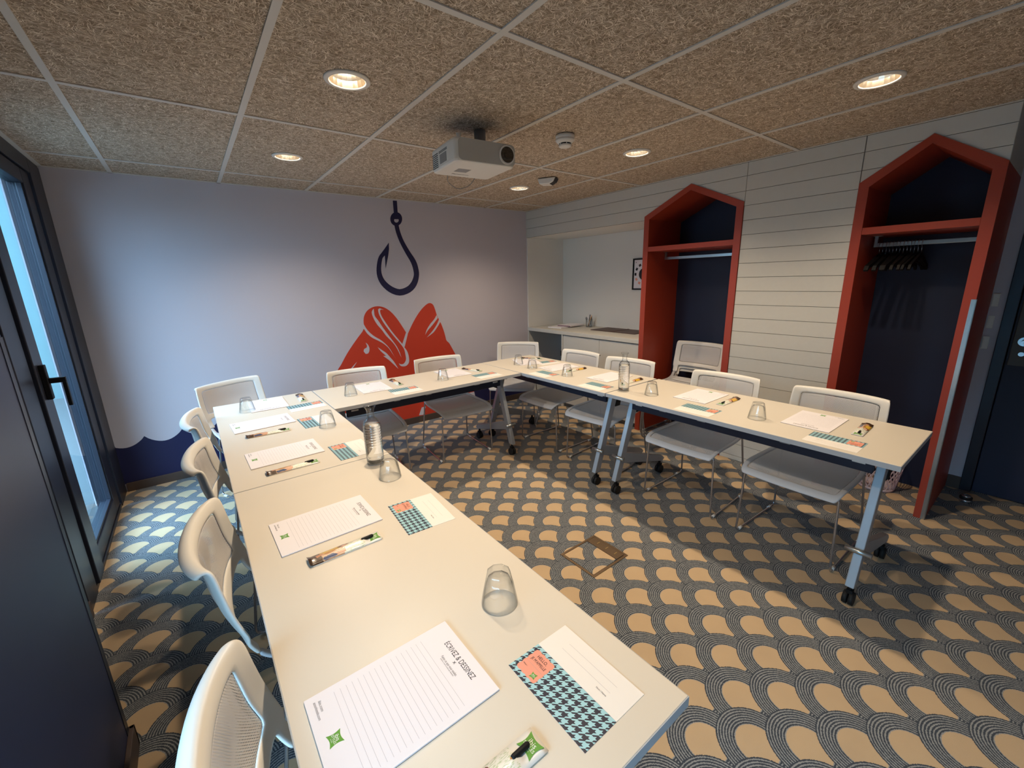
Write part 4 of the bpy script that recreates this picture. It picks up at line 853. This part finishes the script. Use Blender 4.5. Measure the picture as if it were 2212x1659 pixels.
# ------------------------------------------------------------------ writing pads
def pillow(w, h, k):
    """concave-sided square of the green emblem"""
    P = []; c = [(-w, -h), (w, -h), (w, h), (-w, h)]
    for i in range(4):
        a, b = c[i], c[(i + 1) % 4]
        for q in range(6):
            t = q / 6; bend = math.sin(PI * t) * k
            x = a[0] + (b[0] - a[0]) * t; y = a[1] + (b[1] - a[1]) * t
            nx, ny = [(0, 1), (-1, 0), (0, -1), (1, 0)][i]
            P.append((x + nx * bend, y + ny * bend))
    return P
def emblem(parent, cx, cy, z, s, rot=0.0):
    g = MB().prism(pillow(0.0125 * s, 0.012 * s, 0.0028 * s), 'z', z, z + 0.0002).ob('emblem', M['green'], parent, (cx, cy, 0), (0, 0, rot))
    its = []
    for body, sz, dy in (('ibis', 0.0095, 0.0035), ('STYLES', 0.0058, -0.0025), ('HOTELS', 0.0022, -0.0065)):
        its.append((text_mesh(body, sz * s, M['whiteink']), Matrix.Translation((0, dy * s, z + 0.0004)), 0))
    link('lettering', join_meshes('lettering', its, [M['whiteink']]), g)
    return g
pad = empty('writing_pad')
MB().box(-0.105, 0.105, -0.1485, 0.1485, 0.0, 0.0008).ob('backing_board', M['greyboard'], pad)
MB().box(-0.105, 0.105, -0.1485, 0.1485, 0.0009, 0.0038).ob('paper_block', M['paper'], pad)
mb = MB()
for k in range(17): y = 0.080 - k * 0.0112; mb.box(-0.089, 0.091, y, y + 0.00035, 0.0038, 0.00392)
mb.ob('ruled_lines', M['rule'], pad)
its = [(text_mesh('\u00c9CRIVEZ & DESSINEZ', 0.0145, M['ink']), Matrix.Translation((0.002, 0.122, 0.00395)) @ Matrix.Diagonal((0.80, 1.15, 1, 1)), 0),
       (text_mesh('\u00d7', 0.014, M['ink']), Matrix.Translation((0.002, 0.110, 0.00395)), 0),
       (text_mesh('Faites ce que vous voulez.', 0.0068, M['ink']), Matrix.Translation((0.001, 0.099, 0.00395)) @ Matrix.Diagonal((0.82, 1.1, 1, 1)), 0),
       (text_mesh('(m\u00eame si vous ne savez pas dessiner)', 0.0034, M['ink']), Matrix.Translation((0.001, 0.094, 0.00395)), 0),
       (text_mesh('ibis.com', 0.0075, M['ink'], 'LEFT'), Matrix.Translation((-0.088, -0.1255, 0.00395)), 0),
       (text_mesh('accorhotels.com', 0.0072, M['ink'], 'LEFT'), Matrix.Translation((-0.090, -0.1335, 0.00395)) @ Matrix.Diagonal((0.85, 1, 1, 1)), 0)]
link('lettering', join_meshes('lettering', its, [M['ink']]), pad)
emblem(pad, 0.0, -0.1215, 0.0038, 1.0)
def up2rz(a): return math.radians(a - 90)
Z0 = TT + 0.0002
PADS = [(0.197, 0.629, 0.6, 'white lined writing pad with bold heading, nearest the camera'), (0.239, 1.345, 1.3, 'writing pad on the nearest table beside the flat photo leaflet with yellow'),
        (0.242, 2.085, 1.4, 'writing pad just past the left table joint, level with the near carafe'), (0.225, 2.654, 2.6, 'writing pad at the fourth window-side place, behind the curled leaflet'),
        (0.306, 3.075, -90.8, 'writing pad at the left mural corner in front of the askew chair'), (0.990, 3.040, -92.5, 'writing pad on the mural-side table, left of two'),
        (1.682, 3.060, -92, 'writing pad on the mural-side table, right of two'), (2.440, 3.000, -112, 'writing pad at the far right corner behind the close pair of glasses'),
        (2.478, 2.606, 176, 'writing pad on the far right table, behind the glass in front of the sideboard'), (2.500, 2.064, -180, 'writing pad beside the far carafe'),
        (2.504, 1.324, 180.5, 'writing pad on the right table before the plank wall'), (2.481, 0.695, 180, 'writing pad at the free end of the right table')]
for k, (x, y, a, lab) in enumerate(PADS):
    o = pad if k == 0 else copy_tree(pad)
    o.location = (x, y, Z0); o.rotation_euler = (0, 0, up2rz(a)); tag(o, lab, 'writing pad', 'writing pads on the tables')

# name cards: printed half and white half
card = empty('name_card')
v = [(-0.1035, -0.079, 0), (0.1035, -0.079, 0), (0.1035, 0, 0), (-0.1035, 0, 0)]
me = mesh('printed_half', v + [(a, b, 0.0008) for a, b, c in v], [(0, 3, 2, 1), (4, 5, 6, 7), (0, 1, 5, 4), (1, 2, 6, 5), (2, 3, 7, 6), (3, 0, 4, 7)], M['tooth'], uvs=[(a, b) for a, b, c in v] * 2)
link('printed_half', me, card)
MB().prism([(-0.1035, 0.0003), (0.1035, 0.0003), (0.1035, 0.080), (-0.1035, 0.080)], 'z', 0.0, 0.0009).ob('white_half', M['card'], card)
P = []
for i, (a, b) in enumerate((((-0.093, -0.066), (-0.042, -0.066)), ((-0.042, -0.066), (-0.042, -0.010)), ((-0.042, -0.010), (-0.093, -0.010)), ((-0.093, -0.010), (-0.093, -0.066)))):
    nx, ny = [(0, -1), (1, 0), (0, 1), (-1, 0)][i]
    for q in range(16):
        t = q / 16; w_ = abs(math.sin(t * PI * 4)) * 0.0018
        P.append((a[0] + (b[0] - a[0]) * t + nx * w_, a[1] + (b[1] - a[1]) * t + ny * w_))
MB().prism(P, 'z', 0.0008, 0.0010).ob('greeting_patch', M['coral'], card)
its = [(text_mesh('HELLO,', 0.0105, M['ink']), Matrix.Translation((-0.0675, -0.020, 0.0012)) @ Matrix.Diagonal((0.82, 1, 1, 1)) @ Matrix.Rotation(0.0, 4, 'Z'), 0),
       (text_mesh("JE M'APPELLE", 0.0095, M['ink']), Matrix.Translation((-0.0675, -0.031, 0.0012)) @ Matrix.Diagonal((0.74, 1, 1, 1)), 0),
       (text_mesh('M\u00e9tier :', 0.004, M['ink'], 'LEFT'), Matrix.Translation((-0.090, -0.051, 0.0012)), 0),
       (text_mesh('Nom / Name', 0.0045, M['ink']), Matrix.Translation((0.050, 0.022, 0.0012)), 0)]
link('lettering', join_meshes('lettering', its, [M['ink']]), card)
MB().box(-0.089, -0.046, -0.0415, -0.0412, 0.0010, 0.0011).box(-0.062, 0.064, 0.0515, 0.0518, 0.0009, 0.00102).box(-0.064, 0.063, 0.0325, 0.0328, 0.0009, 0.00102).ob('ruled_lines', M['rule'], card)
emblem(card, -0.054, -0.056, 0.0010, 0.52, 0.12)
CARDS = [(0.432, 0.454, 0.2, 'houndstooth name card nearest the camera'), (0.467, 1.207, -4, 'houndstooth name card on the nearest table, before the near carafe'),
         (0.458, 1.928, 1, 'houndstooth name card right beside the near carafe'), (0.431, 2.494, 1.5, 'houndstooth name card partly behind the third window-side glass'),
         (0.495, 2.892, -88, 'houndstooth name card at the left table joint before the mural wall'), (1.144, 2.834, -92, 'houndstooth name card on the mural-side table, left of two'),
         (1.848, 2.828, -92, 'houndstooth name card on the mural-side table, right of two'), (2.555, 2.866, -100, 'houndstooth name card at the far right corner, slightly turned'),
         (2.250, 2.500, 180, 'houndstooth name card left of the glass in front of the sideboard'), (2.252, 1.950, 180, 'houndstooth name card left of the far carafe'),
         (2.262, 1.190, 181, 'houndstooth name card on the right table before the plank wall'), (2.273, 0.540, 180, 'houndstooth name card at the free end of the right table')]
for k, (x, y, a, lab) in enumerate(CARDS):
    o = card if k == 0 else copy_tree(card)
    t = math.radians(a)
    o.location = (x + 0.0395 * math.cos(t), y + 0.0395 * math.sin(t), Z0); o.rotation_euler = (0, 0, up2rz(a)); tag(o, lab, 'name card', 'houndstooth name cards')

# leaflets with a pen pushed through
L_ = 0.205; n = 20; v = []; uv = []; f = []
YS = (-0.0235, -0.014, -0.006, 0, 0.006, 0.014, 0.0235); YH = (0.0, 0.35, 0.93, 1, 0.93, 0.35, 0.0)
def lh(t):     # height of the crest: over the pen for most of the length, under it near the cap
    k = min(1, t / 0.08) if t < 0.5 else max(0.0, min(1, (0.80 - t) / 0.03))
    return 0.004 + 0.0068 * (k if t > 0.5 else 0.8 + 0.2 * k)
for k in range(n + 1):
    t = k / n
    for y, q in zip(YS, YH): v.append((t * L_ - L_ / 2, y, 0.003 + (0.004 if t < 0.04 else 0) + (lh(t) - 0.003) * q)); uv.append((t * L_, y))
W_ = len(YS)
for k in range(n):
    for j in range(W_ - 1): a = W_ * k + j; f.append((a, a + W_, a + W_ + 1, a + 1))
leaf = empty('photo_leaflet')
o = link('leaflet_card', mesh('leaflet_card', v, f, M['leaflet'], smooth=True, uvs=uv), leaf); s = o.modifiers.new('thickness', 'SOLIDIFY'); s.thickness = 0.0008; s.offset = 1
MB().box(-0.095, 0.098, -0.022, 0.022, 0.0, 0.0022).ob('inner_flap', M['card'], leaf)
g = emblem(leaf, 0.083, 0.0, 0.0051, 1.35, -PI / 2)
pen = empty('bamboo_pen')
MB().tube([(-0.078, 0, 0.0058), (-0.068, 0, 0.0058), (-0.066, 0, 0.0058), (0.030, 0, 0.0060), (0.048, 0, 0.0100)], [0.001, 0.0028, 0.0036, 0.0036, 0.0038], 12).ob('barrel', M['penwood'], pen)
MB().tube([(0.046, 0, 0.0100), (0.049, 0, 0.0104), (0.078, 0, 0.0106), (0.082, 0, 0.0106)], [0.0042, 0.0050, 0.0050, 0.003], 12).ob('cap', M['black'], pen)
LF = [(0.245, 0.412, 0, 'folded photo leaflet cut by the bottom edge of the picture'), (0.249, 1.160, 0.9, 'folded photo leaflet with yellow picture on the nearest table'),
      (0.242, 1.885, 1.3, 'folded dark-ended photo leaflet just past the left table joint'), (0.225, 2.440, -4, 'folded curled photo leaflet at the fourth window-side place'),
      (0.512, 3.085, -92.8, 'folded photo leaflet at the left mural corner, beside the pad'), (1.183, 3.060, -92, 'folded photo leaflet on the mural-side table, left of two'),
      (1.860, 3.040, -74, 'folded photo leaflet on the mural-side table, right of two'), (2.570, 3.080, -60, 'folded photo leaflet at the far right table corner'),
      (2.500, 2.418, 178, 'folded photo leaflet behind the glass in front of the sideboard'), (2.510, 1.856, 181, 'folded photo leaflet behind the far carafe'),
      (2.504, 1.151, 178.8, 'folded photo leaflet on the right table before the plank wall'), (2.495, 0.502, 182, 'folded photo leaflet at the free end of the right table')]
for k, (x, y, a, lab) in enumerate(LF):
    o = leaf if k == 0 else copy_tree(leaf); q = pen if k == 0 else copy_tree(pen)
    o.location = (x, y, Z0); o.rotation_euler = (0, 0, math.radians(a)); tag(o, lab, 'leaflet', 'photo leaflets')
    q.location = (x, y, Z0 - 0.001); q.rotation_euler = (0, 0, math.radians(a + 1.5)); tag(q, 'pen in the ' + lab.replace('folded ', '', 1), 'pen', 'pens held in the leaflets')

# ------------------------------------------------------------------ glasses and carafes
def flute(t, z, r):
    k = max(0.0, min(1.0, (z - 0.030) / 0.03)); return r * (1 - 0.055 * k * abs(math.sin(t * 4.5)))
tum = empty('tumbler')
MB().lathe([(0.0, 0.0755), (0.015, 0.0745), (0.0262, 0.070), (0.0318, 0.058), (0.0360, 0.035), (0.0388, 0.018), (0.0405, 0.004), (0.0412, 0.001),
            (0.0418, 0.0), (0.0432, 0.0008), (0.0437, 0.003), (0.0415, 0.018), (0.0385, 0.035), (0.0345, 0.060), (0.0302, 0.078), (0.0285, 0.0865), (0.0265, 0.0880), (0.0215, 0.0870), (0.0, 0.0862)], 54,
           mod=lambda t, z, r: flute(t, z, r)).ob('glass_body', M['glass'], tum)
GL = [(0.477, 0.706, 'upturned clear glass tumbler nearest the camera'), (0.528, 1.527, 'upturned clear glass tumbler standing right in front of the near carafe'), (0.498, 2.350, 'upturned clear glass tumbler beside the fourth name card on the window side'),
      (0.185, 2.989, 'upturned clear glass tumbler at the left mural corner'), (0.799, 2.933, 'upturned clear glass tumbler on the mural-side table, left of two'), (1.501, 2.895, 'upturned clear glass tumbler on the mural-side table, right of two'),
      (2.304, 2.953, 'upturned clear glass tumbler at the far right corner, left of a close pair'), (2.289, 2.739, 'upturned clear glass tumbler at the far right corner, right of a close pair'), (2.303, 2.326, 'upturned clear glass tumbler in front of the sideboard doors'),
      (2.308, 1.554, 'upturned clear glass tumbler right of the far carafe'), (2.314, 0.907, 'upturned clear glass tumbler between the last two pads on the right')]
for k, (x, y, lab) in enumerate(GL):
    o = tum if k == 0 else copy_tree(tum)
    o.location = (x, y, TT + 0.0003); o.rotation_euler = (0, 0, 0.37 * k); tag(o, lab, 'glass', 'upturned glass tumblers')
car = empty('water_carafe')
prof = [(0.0, 0.0), (0.033, 0.0), (0.0355, 0.003), (0.036, 0.02), (0.036, 0.075)]
for k in range(8):
    z = 0.080 + k * 0.0115; prof += [(0.0366, z + 0.002), (0.0366, z + 0.0055), (0.0345, z + 0.0085), (0.0366, z + 0.0115)]
prof += [(0.0366, 0.176), (0.034, 0.186), (0.028, 0.196), (0.020, 0.204), (0.0155, 0.210), (0.0150, 0.222), (0.0155, 0.238), (0.019, 0.248), (0.0250, 0.256), (0.0250, 0.2585)]
inner = [(max(r - 0.0022, 0), z) for r, z in prof[2:-2]][::-1]
MB().lathe(prof + [(0.0225, 0.2575), (0.0165, 0.249)] + inner[1:] + [(0.0325, 0.008), (0.0, 0.007)], 48).ob('glass_body', M['glass'], car)
wp = [(0.0, 0.0069), (0.0322, 0.0079)] + [(max(r - 0.0021, 0), z) for r, z in prof[3:] if z < 0.183] + [(0.0, 0.1795)]
MB().lathe(wp, 48).ob('water', M['water'], car)
car.location = (0.532, 1.700, TT + 0.0003); tag(car, 'ribbed glass water carafe on the left table row near its joint', 'carafe', 'glass water carafes')
c2 = copy_tree(car); c2.location = (2.271, 1.749, TT + 0.0003); c2.rotation_euler = (0, 0, 1.0); tag(c2, 'ribbed glass water carafe on the right table row near its joint', 'carafe', 'glass water carafes')
